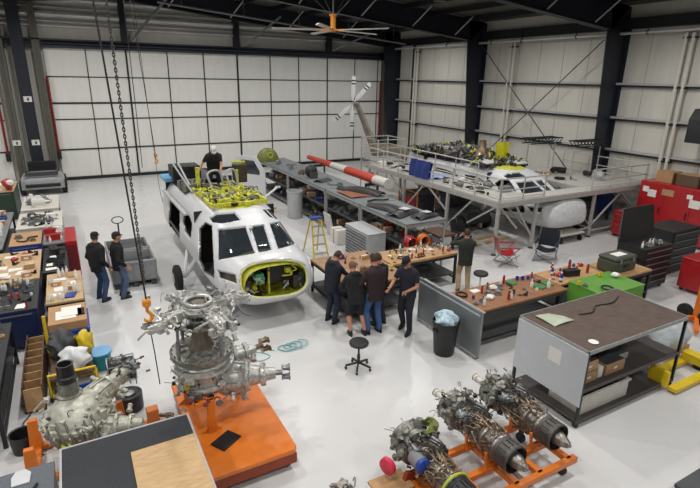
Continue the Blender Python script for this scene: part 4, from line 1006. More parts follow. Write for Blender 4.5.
def person(label, loc, rz, H=1.76, lean=.05, head=(0,0), hands=((-.24,-.05,.85),(.24,-.05,.85)), feet=((-.13,0),(.13,-.03)), hz=.93, top=clblack, bottom=denim, sleeve='long', legs='long', cap=None, hairm=hair, shoes=black, bulk=1.0, hood=False, kneel=False, group=None):
    t = thing('person', label, 'person', loc, rz); s = H/1.76; t.scale = (s,s,s)
    Rl = Matrix.Rotation(lean, 3, 'X'); P = V((0,0,hz))
    def T(x,y,z): return P + Rl @ V((x,y,z))
    def fingers(b, w, d, side):
        z = V((0,0,1)); d = d.normalized(); a = d.cross(V((side,0,0)) if abs(d.x) < .9 else V((0,1,0))).normalized(); nrm = d.cross(a)
        b.rings([[w+d*q+a*ww*cos(k*pi/5)+nrm*.013*sin(k*pi/5) for k in range(10)] for q,ww in ((-.02,.026),(.02,.036),(.09,.041))])
        for k in range(4):
            o = w+d*.085+a*(-.031+.021*k); L = (.062,.074,.07,.056)[k]; b.tube([o,o+d*L*.45-nrm*.006,o+d*L*.78-nrm*.025,o+d*L*.9-nrm*.045],[.0095,.009,.0085,.0075],8); 
        o = w+d*.02-a*.03; b.tube([o,o-a*.022+d*.03-nrm*.01,o-a*.03+d*.06-nrm*.025],[.013,.011,.009],8)
    arms, legsJ = [], []
    for i, sx in enumerate((-1,1)):
        sh = T(sx*.172*(.85+.15*bulk),0,.425); el, wr = ik(sh, hands[i], .29, .26, (sx*.5,.7,-.5)); arms.append((sh, el, wr))
        hp = P+V((sx*.09,0,-.02)); an = V((feet[i][0],feet[i][1],.085 if len(feet[i]) < 3 else feet[i][2])); kn, an2 = ik(hp, an, .43, .43, (sx*.12,-1,.1)); legsJ.append((hp, kn, an2))
    def torso(b, g, z0=-.1, z1=.53):
        pr = [(-.1,.13,.1),(-.02,.165,.118),(.08,.158,.112),(.2,.162,.112),(.34,.182,.122),(.42,.19,.112),(.46,.165,.098),(.49,.125,.085),(.515,.095,.075),(.535,.078,.07)]
        rs = []
        for z,w,d in pr:
            if z < z0 or z > z1+.001: continue
            w = w*(bulk if z > 0 else 1)+g; d = d*bulk+g
            rs.append([T(w*math.copysign(abs(cos(q))**.8,cos(q)), d*math.copysign(abs(sin(q))**.85,sin(q)), z) for q in [2*pi*k/20 for k in range(20)]])
        b.rings(rs)
    # body
    b = MB(); torso(b, 0, z1=.54)
    for (sh,el,wr), sx in zip(arms,(-1,1)):
        limb(b, (sh,el,wr), (.052,.04,.027)); fingers(b, wr, (wr-el), sx)
    for hp,kn,an in legsJ:
        limb(b, (hp,kn), (.085,.056)); limb(b, (kn,kn.lerp(an,.35),an), (.054,.056,.036)); b.ball(an+V((0,-.07,-.045)),(.042,.12,.035),12,8)
    N = T(0,0,.5); Rh = Matrix.Rotation(lean*.6+head[0],3,'X') if True else None; Rh = Matrix.Rotation(head[1],3,'Z') @ Rh
    HC = N+Rh @ V((0,-.025,.175))
    b.tube([N+V((0,0,-.04)), HC-Rh@V((0,-.01,.06))],[.064,.058],14)
    def shape(p):
        z = p.z/.118; y = p.y; x = p.x
        if z < 0: x *= 1+.22*z; y = y*(1+.1*z)-.01*abs(z)*(1 if y < 0 else 0)
        return Rh @ V((x,y,p.z))
    b.ball(HC,(.077,.097,.118),20,14,f=shape)
    h = lambda x,y,z: HC+Rh @ V((x,y,z))
    b.rings([[h(w*cos(q),yy-.02*sin(q)*(1 if w > .01 else .2),zz) for q in [2*pi*k/8 for k in range(8)]] for w,yy,zz in ((.008,-.09,.02),(.014,-.1,-.01),(.019,-.102,-.03),(.012,-.092,-.04))])
    for sx in (-1,1): b.ball(h(sx*.077,.005,-.01),(.012,.02,.03),8,6); b.ball(h(sx*.03,-.083,.022),(.022,.012,.008),8,6)
    b.ball(h(0,-.088,-.06),(.026,.012,.008),10,6); b.ball(h(0,-.078,-.098),(.03,.02,.016),10,6)
    link('body', remesh(b, skin, 'body', .009, 2), t)
    b = MB()
    for sx in (-1,1): b.ball(h(sx*.03,-.09,.008),(.011,.007,.007),8,6)
    b.build('eyes', eye, t)
    # clothes
    b = MB(); g = .018 if hood or sleeve=='long' else .01
    torso(b, g, z0=-.1, z1=.54)
    rs = [[T((w+g)*cos(q),(d+g)*sin(q),z) for q in [2*pi*k/20 for k in range(20)]] for z,w,d in ((-.17,.165,.125),(-.1,.168,.125),(0,.168,.122))]
    b.rings(rs)
    for sh,el,wr in arms:
        if sleeve == 'long': limb(b, (sh,el,wr.lerp(el,.04)), (.066*(.6+.4*bulk),.055,.042))
        else: limb(b, (sh,sh.lerp(el,.62)), (.062*(.6+.4*bulk),.056))
    b.torus(T(0,0,.535),.068,.024 if sleeve=='long' else .014,Rl@V((0,-.1,1)),16,6)
    if hood: b.ball(T(0,.1,.49),(.12,.06,.07),12,8)
    link('jacket' if sleeve=='long' else 'shirt', remesh(b, top, 'top', .012, 4), t)
    b = MB(); b.rings([[P+V((w*cos(q),d*sin(q),z)) for q in [2*pi*k/20 for k in range(20)]] for z,w,d in ((-.14,.16,.115),(-.05,.18,.128),(.04,.172,.124))])
    for hp,kn,an in legsJ:
        if legs == 'long': limb(b, (hp,kn,an+V((0,0,.0))), (.1,.072,.058))
        else: limb(b, (hp,hp.lerp(kn,.98)), (.105,.09))
    link('trousers' if legs=='long' else 'shorts', remesh(b, bottom, 'bottom', .012, 4), t)
    for hp,kn,an in legsJ:
        b = MB().rings([[V((an.x+w*cos(q),an.y+y+l*sin(q),z)) for q in [2*pi*k/18 for k in range(18)]] for z,w,l,y in ((an.z-.085,.044,.135,-.06),(an.z-.06,.05,.14,-.06),(an.z-.02,.047,.12,-.055),(an.z+.02,.042,.065,-.01),(an.z+.04,.04,.045,0))])
        b.build('shoe', shoes, t)
    if cap:
        b = MB().rings([[h(r*.085*cos(q),r*.104*sin(q)+.003,z) for q in [2*pi*k/22 for k in range(22)]] for z,r in ((.035,1.0),(.07,.98),(.1,.85),(.122,.55),(.13,.1))])
        b.prism([(0,0),(1,0),(1,1)],0,0) if False else None
        cp = b.build('cap', cap, t)
        b = MB(); vs = [(.07*cos(q),-.085-.075*abs(sin(q)) if False else -.07-.085*sin(q)) for q in [pi*k/12 for k in range(13)]]
        pts = [h(x,y,.04-.02*(abs(y)-.07)/.085) for x,y in vs]; n = len(pts)
        b.add([p+Rh@V((0,0,.004)) for p in pts]+[p-Rh@V((0,0,.004)) for p in pts], [tuple(range(n)), tuple(range(2*n-1,n-1,-1))]+[(i,(i+1)%n,n+(i+1)%n,n+i) for i in range(n)])
        b.build('cap_brim', cap, cp)
    b = MB()
    def hs(p):
        return shape(V((p.x*1.07,p.y*1.07,p.z*1.06)))
    z0 = -.2
    rs = []
    for i in range(9):
        a = -.35+(pi/2+.35)*i/8; r = []
        for j in range(24):
            q = 2*pi*j/24; front = sin(q) < -.25; aa = max(a, .55) if front else a
            r.append(HC+hs(V((.077*cos(aa)*cos(q),.097*cos(aa)*sin(q)+.004,.118*sin(aa))))*(1) )
        rs.append(r)
    if hairm: b.rings(rs); b.build('hair', hairm, t)
    return t
# two at the left beside the grey tub
person('person in black jacket and black cap with hands in pockets, back to the view', (.22,13.05,0), radians(125), 1.8, .02, head=(.05,.3), hands=((-.25,-.1,.88),(.24,-.12,.88)), top=clblack, bottom=denim, cap=clblack, bulk=1.22, hood=True, feet=((-.14,.05),(.14,-.03)))
person('person in black jacket and maroon cap standing by the grey tub', (.68,13.0,0), radians(98), 1.76, .02, hands=((-.22,-.12,.9),(.22,-.08,.88)), top=clblack, bottom=M_('grey_denim','4a5a76',rough=.9,var=.15), cap=clmar, bulk=1.08)
# the group at the bench
person('person in navy hooded jacket facing right at the left of the bench group', (4.8,9.42,0), radians(112), 1.78, .18, head=(.45,0), hands=((-.12,-.5,1.0),(.2,-.48,1.0)), top=clnavy, bottom=denimd, hood=True, bulk=1.08, feet=((-.12,.05),(.12,0)))
person('person in black hoodie and dark shorts, bare calves, bending over the bench', (5.02,8.66,0), radians(172), 1.74, .35, head=(.4,0), hands=((-.15,-.5,1.0),(.2,-.5,1.0)), top=clblack, bottom=clnavy, legs='short', hood=True, bulk=1.12, hairm=M_('reddish_hair','6e4630',rough=.8), hz=.91, feet=((-.17,.12),(.14,.05)))
person('person in dark maroon jacket and blue jeans with back to the view', (5.4,8.5,0), radians(180), 1.9, .08, head=(.25,.1), hands=((-.1,-.42,1.1),(.25,-.35,1.05)), top=clmar, bottom=M_('blue_denim','3a5680',rough=.9,var=.15), bulk=1.1)
person('person in black standing mostly hidden behind the maroon jacket', (5.72,8.78,0), radians(195), 1.78, .1, head=(.3,0), hands=((-.1,-.42,1.05),(.22,-.38,1.05)), top=clblack, bottom=denimd)
person('person in dark blue polo and black cap reaching toward the bench group', (6.12,8.3,0), radians(-62), 1.88, .12, head=(.35,0), hands=((-.18,-.48,1.08),(.12,-.3,1.02)), top=clblue, bottom=M_('charcoal_trousers','1d212b',rough=.9), sleeve='short', cap=clblack, bulk=1.05, feet=((-.12,.1),(.14,-.12)))
person('person in khaki trousers and dark olive top beside the round stool', (8.72,9.4,0), radians(150), 1.78, .03, head=(.15,0), hands=((-.1,-.3,1.42),(.14,-.3,1.42)), top=clolive, bottom=khaki, bulk=1.08, feet=((-.12,.03),(.12,0)))
# mechanic on the roof
person('person in black shirt and white cap working on the near helicopter roof', (3.78,15.4,1.765), radians(-8), 1.78, .42, head=(.45,0), hands=((-.46,-.3,.88),(.14,-.55,.95)), top=clblack, bottom=clnavy, sleeve='short', cap=white, bulk=1.25, feet=((-.2,0),(.2,.05)))

# ================================================================== THE LEFT-HAND ROWS
tanb = M_('tan_table_top','b79a74',rough=.6,var=.12,scale=4)
blkmat = M_('black_bench_mat','26282b',rough=.7)
table('workbench','plywood-topped bench with papers in the right-hand row, behind the cardboard box', 'bench', -.85,-.15,11.15,12.95,.9, tanb, blkmet, shelf=(.3,), sh_m=dgrey)
cabinet('tool_cabinet','blue cabinet under the open cardboard box in the left rows','cabinet',-.82,-.12,10.05,11.0,.72,blue,4,1)
t = thing('cardboard_box','open cardboard box full of papers on the blue cabinet','box',(-.47,10.52,.725))
MB().bx(-.33,.33,-.44,.44,0,.17).build('carton', cardb, t, .004)
MB().bx(-.2,.15,-.3,.1,.172,.19).bx(-.1,.25,-.2,.25,.19,.2).build('paper_stack', paper, t)
MB().bx(.18,.3,-.2,.1,.172,.2).build('dark_folder', clmar, t)
cabinet('tool_cabinet','navy blue cabinet with a black bench mat on top, left of the yellow frame','cabinet',-2.3,-1.0,11.05,12.75,.9,navy,1,1,topm=blkmat)
table('workbench','plywood bench with white papers and green folders in the far-left row','bench',-2.5,-1.0,12.85,15.1,.9, tanb, blkmet, shelf=(.3,), sh_m=dgrey)
t = cabinet('tool_chest','blue tool chest with a tan wooden top in the far-left row','tool chest',-1.75,-1.02,15.4,16.7,.98,blue,3,1,topm=cardb)
table('workbench','dark bench crowded with grey parts at the left edge of the view','bench',-3.0,-1.9,15.4,19.6,.95, grey, blkmet, shelf=(.4,), sh_m=dgrey)
cabinet('cabinet','dark green cabinet with tan top at the far left','cabinet',-3.4,-2.05,22.4,24.6,1.1,green,1,2,topm=tanb,casters=False,z0=.02)
table('workbench','black bench with a red extinguisher at the left edge','bench',-2.6,-1.4,7.9,10.6,.88, blkmat, blkmet, shelf=(.4,), sh_m=black)
# black tool cart, red chest
t = cabinet('rolling_cart','black rolling tool cart beside the person in the black cap','cart',-.95,-.42,13.25,15.3,.85,black,4,1)
t = thing('tool_chest','narrow red steel box standing behind the black tool cart','tool chest',(-.3,15.75,0)); MB().bx(-.14,.14,-.75,.75,.05,1.05).build('body',red,t,.012); MB().bx(-.12,.12,-.77,-.75,.2,.95).build('door',dred,t)
for x in (-.1,.1): MB().lathe([(0,.045),(.04,.045)],(x-.02,-.65,.045),(x+1,-.65,.045),10).build('caster',black,t)
table('cart','grey cart with red boxes and bags in the right-hand row','cart',-1.0,-.45,15.5,17.4,.9, grey, blkmet, shelf=(.35,), sh_m=dgrey)
table('framed_table','white-framed table full of dark parts before the tug','table',-1.75,-.5,17.6,19.6,.85, offw, offw, .04,.07,(.3,), sh_m=dgrey)
table('framed_table','white-framed cart carrying motor parts just before the tug','table',-1.75,-.6,20.1,22.4,.85, offw, offw, .04,.07,(.3,), sh_m=dgrey)
# tug
t = thing('tow_tractor','silver tow tractor with rounded bonnet parked before the navy column','tractor',(-1.25,27.6,0))
M_('tug_silver','9b9da0',rough=.3,metal=.3,var=.08)
def tb(u,v):
    a = pi*v; return V((-.95+1.9*u if False else (1-2*u)*.9, -.95+1.9*v, .35+.6*sin(a)**.5*(1-.25*abs(1-2*u)**3)))
b = MB().rings([[V((x*w, y, .3+z*h)) for x,z in ((-1,0),(-1,.6),(-.85,.9),(-.5,1),(.5,1),(.85,.9),(1,.6),(1,0))] for y,w,h in ((-1.05,.72,.35),(-1.0,.85,.5),(-.5,.88,.62),(0,.88,.66),(.1,.88,.5),(.9,.85,.5),(1.0,.8,.4))])
b.build('body', _mats['tug_silver'], t)
MB().bx(-.7,.7,-1.08,-1.02,.38,.55).bx(-.6,.6,.2,.8,.78,.95).bx(-.6,.6,.8,.95,.8,1.3).build('seat_and_grille', black, t, .03)
b = MB()
for k in range(4): b.bx(-.66,.66,-1.0+.18*k,-.93+.18*k,.9+.012*k,.94+.012*k)
b.build('bonnet_louvre', dgrey, t)
for x in (-.95,.72):
    for y in (-.65,.65): MB().lathe([(0,.2),(.03,.32),(.2,.32),(.23,.2)],(x,y,.33),(x+1,y,.33),22).build('wheel', rubber, t)
tag(MB().ball((0,0,.3),(.3,.3,.3),14,10,f=lambda p: V((p.x*(1+.15*sin(9*p.z)),p.y,p.z))).build('bag', red, loc=(-2.25,22.0,1.1)), 'red bulging bag on the end of the dark green cabinet', 'bag') if False else None
t = thing('bag','red and white bundle hanging on the corner of the dark green cabinet','bag',(-2.2,22.7,1.1)); b = MB().ball((0,0,.22),(.2,.2,.22),14,10,f=lambda p: V((p.x*(1+.2*sin(13*p.z)),p.y*(1+.2*cos(11*p.z)),p.z))); b.build('bundle',red,t)
MB().ball((.08,-.14,.3),(.14,.12,.12),12,8).build('white_cloth',paper,t)
# yellow framed cart with bundles
t = thing('frame_cart','yellow tubular cart frame holding bundles and a white plastic bag','cart',(-.48,9.4,0))
for s in (-.36,.36):
    MB().tube([(s,-.55,.1),(s,.55,.1),(s,.62,.5),(s,.64,.62 if s > 0 else 1.12)],.03,8).build('side_rail', yellow, t)
b = MB()
for y in (-.5,0,.5): b.tube([(-.36,y,.1),(.36,y,.1)],.025,8)
b.tube([(-.36,.63,.6),(.36,.63,.6)],.03,8).tube([(-.36,-.5,.1),(-.36,-.5,.5),(.36,-.5,.5),(.36,-.5,.1)],.025,8); b.build('cross_rail', yellow, t)
for s in (-.36,.36):
    for y in (-.5,.5): MB().lathe([(0,.07),(.04,.07)],(s-.02,y,.07),(s+1,y,.07),14).build('caster', rubber, t)
MB().bx(-.33,.33,-.5,.55,.38,.42).build('deck', woodd, t)
def lump(name,label,cat,loc,r,m,seed=0,parent=None):
    f = lambda p: V((p.x*(1+.14*sin(27*p.z+19*p.y+seed)+.06*sin(60*p.z)),p.y*(1+.14*cos(25*p.x+18*p.z+seed)+.06*cos(55*p.x)),max(-r[2]*.7,p.z*(1+.12*sin(19*p.x+11*p.y+seed)))))
    b = MB().ball((0,0,r[2]*.7),r,44,28,f=f)
    return tag(b.build(name,m,loc=loc,ang=60),label,cat)
lump('bundle','charcoal knotted bundle on the yellow cart','bundle',(-.6,9.7,.425),(.24,.26,.3),dgrey,1)
lump('plastic_bag','white knotted plastic bag on the near end of the yellow cart','bag',(-.42,9.15,.425),(.25,.2,.24),M_('white_poly','d9dcdf',rough=.3,bump=.5),3)
lump('cloth','yellow cloth beside the white plastic bag','cloth',(-.24,9.6,.425),(.12,.14,.3),yellow,5)
t = thing('tub','teal tub with lid beside the yellow cart','tub',(-.02,9.7,0)); MB().lathe([(0,.16),(.3,.2),(.31,.21),(.34,.21)],(0,0,0),None,22).build('tub_body',teal,t); MB().lathe([(0,.215),(.02,.21),(.03,.1)],(0,0,.34),None,22).build('tub_lid',ltblue,t)
t = thing('crate','navy blue plastic crate on the floor in front of the yellow cart','crate',(-.35,8.6,0)); b = MB().bx(-.25,.25,-.17,.17,0,.03).bx(-.25,-.23,-.17,.17,0,.28).bx(.23,.25,-.17,.17,0,.28).bx(-.25,.25,-.17,-.15,0,.28).bx(-.25,.25,.15,.17,0,.28); b.build('crate_body',blue,t); MB().bx(-.2,.2,-.12,.12,.035,.2).build('contents',teal,t,.02)
t = thing('wooden_tray','long wooden compartment tray standing left of the yellow cart','tray',(-1.07,9.7,0)); b = MB().bx(-.15,.15,-1.0,1.0,0,.04)
for x in (-.15,.13): b.bx(x,x+.02,-1,1,0,.5)
b.build('tray_body',woodd,t)
b = MB()
for k in range(8): b.bx(-.13,.13,-1.0+.28*k,-.98+.28*k,.04,.45)
b.build('divider',woodt,t)
t = thing('fire_extinguisher','red fire extinguisher with black hose at the left edge','extinguisher',(-1.6,8.35,.885)); MB().lathe([(0,.07),(.02,.085),(.4,.085),(.46,.05),(.5,.03)],(0,0,0),None,20).build('cylinder',red,t); MB().lathe([(0,.03),(.03,.035),(.06,.02)],(0,0,.5),None,12).bx(-.02,.12,-.012,.012,.55,.57).build('valve_handle',black,t); MB().tube([(0,0,.53),(.1,-.05,.5),(.13,-.05,.3),(.11,-.04,.15)],.012,7,smooth=4).build('hose',black,t); MB().lathe([(0,.0865),(.14,.0865)],(0,0,.15),None,20,caps=False).build('paper_label',paper,t)
tag(MB().tube([(0,0,.012),(.15,-.3,.012),(.05,-.6,.012),(.3,-.8,.012),(.15,-1.1,.012),(.35,-1.5,.012)],.011,6,smooth=6).build('cable',dgrey,loc=(-1.3,9.0,0)),'thin grey cable snaking on the floor at the lower left','cable')
tag(MB().tube([(.16*cos(a)*(1+.1*sin(3*a))+.02*a,.14*sin(a),.012+.012*(a/6.28)) for a in [k*.35 for k in range(60)]],.011,6).build('hose_coil',M_('cyan_hose','6fb0b4',rough=.4),loc=(3.35,8.75,0)),'loose coil of cyan hose on the open floor before the helicopter nose','hose')
tag(MB().tube([(-.4,0,.012),(-.2,.15,.012),(0,-.1,.012),(-.25,-.2,.012),(-.45,.1,.012),(-.1,.25,.012),(.15,.05,.012)],.009,6,smooth=6).build('hose',_mats['cyan_hose'],loc=(3.0,8.72,0)),'slack end of thin cyan hose left of the coil','hose')
# grey tubs and pallet jack
for i,(y,l) in enumerate(((14.05,'grey plastic bulk tub with white paper inside beside the two people'),(15.2,'grey plastic bulk tub with a dark lid behind the other tub'))):
    t = thing('bulk_tub',l,'tub',(1.08,y,0)); b = MB()
    for x0,x1,y0,y1 in ((-.55,.55,-.5,-.46),(-.55,.55,.46,.5),(-.55,-.51,-.46,.46),(.51,.55,-.46,.46)): b.bx(x0,x1,y0,y1,.12,.72)
    b.bx(-.55,.55,-.5,.5,.12,.16); b.build('tub_body',tubgrey,t,.01); b = MB()
    for k in range(7): b.bx(-.5+.16*k,-.46+.16*k,-.515,-.5,.16,.68).bx(.55,.565,-.45+.14*k,-.41+.14*k,.16,.68)
    for z in (.2,.66): b.bx(-.56,.56,-.52,-.5,z,z+.04)
    b.build('rib',tubgrey,t)
    for x in (-.45,0,.45): MB().bx(x-.07,x+.07,-.5,.5,0,.12).build('runner',dgrey,t)
    if i == 0: MB().sheet(lambda u,v: V((-.3+.7*u,-.4+.5*v,.45+.1*sin(u*6)*cos(v*5))),10,8,.01).build('crumpled_paper',paper,t); MB().bx(-.5,.5,.0,.44,.2,.5).build('dark_contents',dgrey,t,.03)
    else: MB().bx(-.5,.5,-.44,.44,.5,.62).build('dark_contents',dgrey,t,.04)
t = thing('pallet_truck','pallet truck with a looped handle standing behind the bulk tubs','pallet truck',(1.0,16.35,0))
MB().tube([(0,0,.2),(0,.1,1.0)],.022,8).build('tiller',black,t); MB().tube([(.16*cos(a),.1+.02*sin(a),1.12+.1*sin(a)) for a in [2*pi*k/20 for k in range(20)]],.015,8,closed=True).build('handle_loop',black,t)
for x in (-.25,.25): MB().bx(x-.08,x+.08,-.45,.0,.03,.09).build('fork',red,t)
MB().lathe([(0,.09),(.12,.09)],(-.06,.05,.09),(1,.05,.09),16).build('wheel',black,t); MB().bx(-.33,.33,-.05,.08,.09,.25).build('pump_body',dred,t)

# ================================================================== STOOLS, BIN, CHAIRS, LADDER
def stool(label,x,y,h=.55,m=black,base=black):
    t = thing('round_stool',label,'stool',(x,y,0)); MB().lathe([(0,.16),(.015,.185),(.06,.19),(.085,.17),(.09,.1)],(0,0,h-.09),None,26).build('seat',m,t); MB().lathe([(0,.03),(.2,.03),(.2,.02),(h-.15,.02)],(0,0,.1),None,12).build('column',base,t)
    for k in range(5):
        a = 2*pi*k/5+.3; l = MB().bar((0,0,.13),(.26*cos(a),.26*sin(a),.08),.035,.03).build('leg',base,t); MB().lathe([(0,.028),(.03,.028)],(.25*cos(a)-.015,.25*sin(a),.028),(.25*cos(a)+1,.25*sin(a),.028),10).build('caster',black,l)
    return t
stool('round black stool with star base on the open floor',4.38,7.42,.6)
stool('round black stool beside the person in khaki trousers',8.95,9.02,.66,base=white)
t = thing('waste_bin','black round bin full of crumpled waste before the grey bench end','bin',(6.25,7.12,0)); MB().lathe([(0,.2),(.02,.21),(.7,.27),(.7,.285),(.75,.285),(.75,.265),(.05,.2)],(0,0,0),None,30).build('bin_body',black,t)
for s in (-1,1): MB().bx(s*.27-.02,s*.27+.03,-.06,.06,.55,.6).build('handle',black,t)
r_ = random.Random(1)
lump('waste','crumpled white and blue waste in the black round bin','waste',(6.25,7.12,.62),(.24,.24,.2),M_('blue_white_waste','a9c3cf',rough=.6,var=.5,scale=9,bump=1),2)
def camp_chair(label,x,y,rz,m):
    t = thing('folding_chair',label,'chair',(x,y,0),rz); MB().sheet(lambda u,v: V((-.27+.54*u,-.25+.5*v,.42-.08*sin(pi*u)-.05*sin(pi*v))),8,8,.01).build('seat',m,t); MB().sheet(lambda u,v: V((-.3+.6*u,.25+.14*v+.05*sin(pi*u),.42+.5*v)),8,8,.012).build('backrest',m,t)
    for s in (-1,1):
        MB().bar((s*.3,-.3,.02),(s*.3,.3,.42),.022).build('leg',steel,t); MB().bar((s*.3,.3,.02),(s*.3,-.28,.6),.022).build('leg',steel,t); MB().bx(s*.3-.04,s*.3+.04,-.3,.28,.6,.625).build('armrest',m,t); MB().bar((s*.3,.27,.4),(s*.3,.4,.94),.02).build('back_post',steel,t)
    b = MB(); b.bar((-.3,-.3,.03),(.3,.3,.03),.018).bar((.3,-.3,.03),(-.3,.3,.03),.018).bar((-.3,-.3,.06),(.3,-.3,.4),.018).bar((.3,-.3,.06),(-.3,-.3,.4),.018); b.build('cross_brace',steel,t)
camp_chair('red folding camp chair beside the near post of the work platform',11.35,10.45,radians(60),red)
camp_chair('dark blue folding camp chair before the wrapped helicopter nose',12.75,10.15,radians(-60),clnavy)
camp_chair('black folding camp chair half hidden behind the red camp chair',11.15,12.25,radians(30),clblack)
t = thing('step_ladder','yellow step ladder with a blue top beside the near helicopter','ladder',(6.45,13.8,0))
for s in (-.2,.2):
    MB().bar((s*1.25,-.42,0),(s*.75,-.05,1.2),.05,.025).build('rail',yellow,t); MB().bar((s*1.25,.42,0),(s*.75,.05,1.2),.04,.02).build('rail',yellow,t)
for k in range(4): f=(k+.6)/4.4; MB().bx(-.22+.05*f,.22-.05*f,-.42+.35*f-.05,-.42+.35*f+.05,1.2*f-.015,1.2*f+.015).build('step',galv,t)
MB().bx(-.2,.2,-.12,.12,1.2,1.25).build('top_cap',blue,t,.01)

# white cockpit door frame standing by the rack, striped boom and others
t = thing('cockpit_door','white helicopter door frame with dark window beside the far rack','door',(6.95,21.9,.35),radians(35)); t.scale = (1.2,1.2,1.2)
def dpoly(f=1): return [(-.75*f,.62*(1-f)),(.7*f,.62*(1-f)),(.75*f,.75),(.45*f,.75+.62*f),(-.35*f,.75+.62*f),(-.72*f,.85)]
b = MB(); o_ = dpoly(1); i_ = [(-.5,.7),(.5,.7),(.52,.8),(.32,1.22),(-.25,1.22),(-.5,.85)]
n=6; vs=[(x,y,z) for x in (-.03,.03) for (y,z) in o_+i_]
fs=[]
for k in range(n):
    j=(k+1)%n; fs+= [(k,j,n+j,n+k),(2*n+k,3*n+k,3*n+j,2*n+j),(k,2*n+k,2*n+j,j),(n+k,n+j,3*n+j,3*n+k)]
b.add(vs,fs); b.build('frame',white,t,.008); MB().prism(i_,-.006,.006,'x').build('window_pane',glass,t)
for y in (-.5,.5): MB().bx(-.15,.15,y-.03,y+.03,-.29,-.25).bx(-.03,.03,y-.03,y+.03,-.27,.05).build('prop_foot',olivest,t)
t = thing('striped_boom','orange and white striped tail boom section behind the long rack','boom',(10.25,15.5,1.45))
segs = [(0,.9,.19,.18,offw),(.9,3.2,.18,.165,M_('red_orange_paint','b8392a',rough=.45)),(3.2,4.6,.165,.14,offw),(4.6,7.2,.14,.1,_mats['red_orange_paint'])]
for y0,y1,a,c_,m in segs: MB().rings([[V((w*1.2*cos(q),y,.2+w*sin(q))) for q in [2*pi*k/20 for k in range(20)]] for y,w in ((y0,a),((y0+y1)/2,(a+c_)/2),(y1,c_))]).build('boom_section',m,t)
for y in (1.2,6.0):
    MB().bx(-.3,.3,y-.04,y+.04,-.08,.03).bx(-.3,-.24,y-.04,y+.04,-1.45,.0).bx(.24,.3,y-.04,y+.04,-1.45,.0).bx(-.35,.35,y-.2,y+.2,-1.45,-1.4).build('trestle',dgrey,t)
t = thing('nose_fairing','olive green domed fairing on the far end of the long rack','fairing',(8.35,23.3,1.505)); MB().ball((0,0,0),(.55,.42,.62),22,12,f=lambda p: V((p.x,p.y,max(0,p.z)))).build('dome',olive,t); MB().torus((0,-.38,.3),.12,.03,(0,-1,.3),18,6).build('port_ring',_mats['yellow_green_strap'],t)
t = thing('pilot_seat','black moulded seat shell standing on the third rack unit','seat',(8.5,18.6,1.505)); b = MB().ball((0,0,.25),(.26,.24,.26),20,12,f=lambda p: V((p.x,p.y,max(-.25,p.z)))); b.build('shell',black,t); MB().bx(-.15,.15,-.32,-.2,.0,.25).build('frame_foot',dgrey,t)
t = thing('storage_tub','tall grey tub standing in front of the third rack unit','tub',(7.6,18.2,0)); b=MB().lathe([(0,.26),(.02,.28),(1.05,.31),(1.07,.33),(1.11,.33),(1.11,.3),(.1,.27)],(0,0,0),None,26); b.build('tub_body',lgrey,t); MB().tube([(-.33,0,1.0),(-.36,0,.9),(-.33,0,.75)],.012,6).build('handle',black,t)
def cowl(name,label,loc,rz,L,W,h,m,m2=None):
    t = thing(name,label,'cowling',loc,rz); MB().sheet(lambda u,v: V(((u-.5)*L,(v-.5)*W*(1-.35*u),h*sin(pi*v)**.7*(.4+.6*sin(pi*min(1,u+.12))))),16,12,.015).build('shell',m,t)
    if m2: MB().sheet(lambda u,v: V((L*(-.1+.25*u),(v-.5)*W*.5,h*1.03+.012)),6,6,.01).build('patch',m2,t)
    return t
cowl('cowling','long black cowling on the near end of the rack top, farthest of the three',(8.45,12.9,1.53),1.9,1.3,.6,.16,black)
cowl('cowling','black and white cowling in the middle of the near rack top',(8.6,12.1,1.53),.3,1.1,.55,.14,black,white)
cowl('cowling','black cowling with white patch at the near rack corner',(9.0,11.55,1.53),.15,.85,.45,.13,black,white)
cowl('cowling','long black fairing lying across the second rack unit',(8.9,15.3,1.53),2.0,1.9,.5,.2,black)
tag(MB().sheet(lambda u,v: V((.8*u,1.1*v,.02+.015*sin(5*u+3*v))),6,6,.012).build('brown_sheet',M_('brown_orange_sheet','8a5236',rough=.6)),'brown-orange flat sheet on the second rack unit','sheet').location=(8.15,14.55,1.52)
tag(MB().tube([(0,0,.03),(.3,.1,.03),(.5,-.1,.05),(.8,0,.03)],.03,8,smooth=4).build('curved_bracket',black,loc=(8.4,13.9,1.505)),'small black curved bracket on the second rack unit','bracket')
t = thing('oxygen_bottle','yellow cylinder lying on the floor between helicopter and rack','cylinder',(6.75,19.3,0)); MB().lathe([(0,.08),(.05,.14),(.75,.14),(.8,.08),(.84,.04),(.9,.04)],(-.4,0,.14),(1,.2,.14),18).build('bottle_body',M_('amber_paint','d8a020',rough=.4),t); MB().lathe([(0,.03),(.05,.035)],(.48,.13,.14),(1,.2,.14),10).build('valve',steel,t)
t = thing('panel','white flat panel leaning against the second rack unit','panel',(7.75,15.45,0)); MB().box((0,0,.42),(.03,.55,.84),ry=-.22).build('sheet',offw,t,.004)
t = thing('carton','white carton under the second rack unit','box',(7.7,14.6,0)); MB().bx(-.2,.2,-.28,.28,0,.5).build('carton_body',paper,t,.006); MB().bx(-.202,.202,-.03,.03,.0,.503).build('tape',cardb,t)
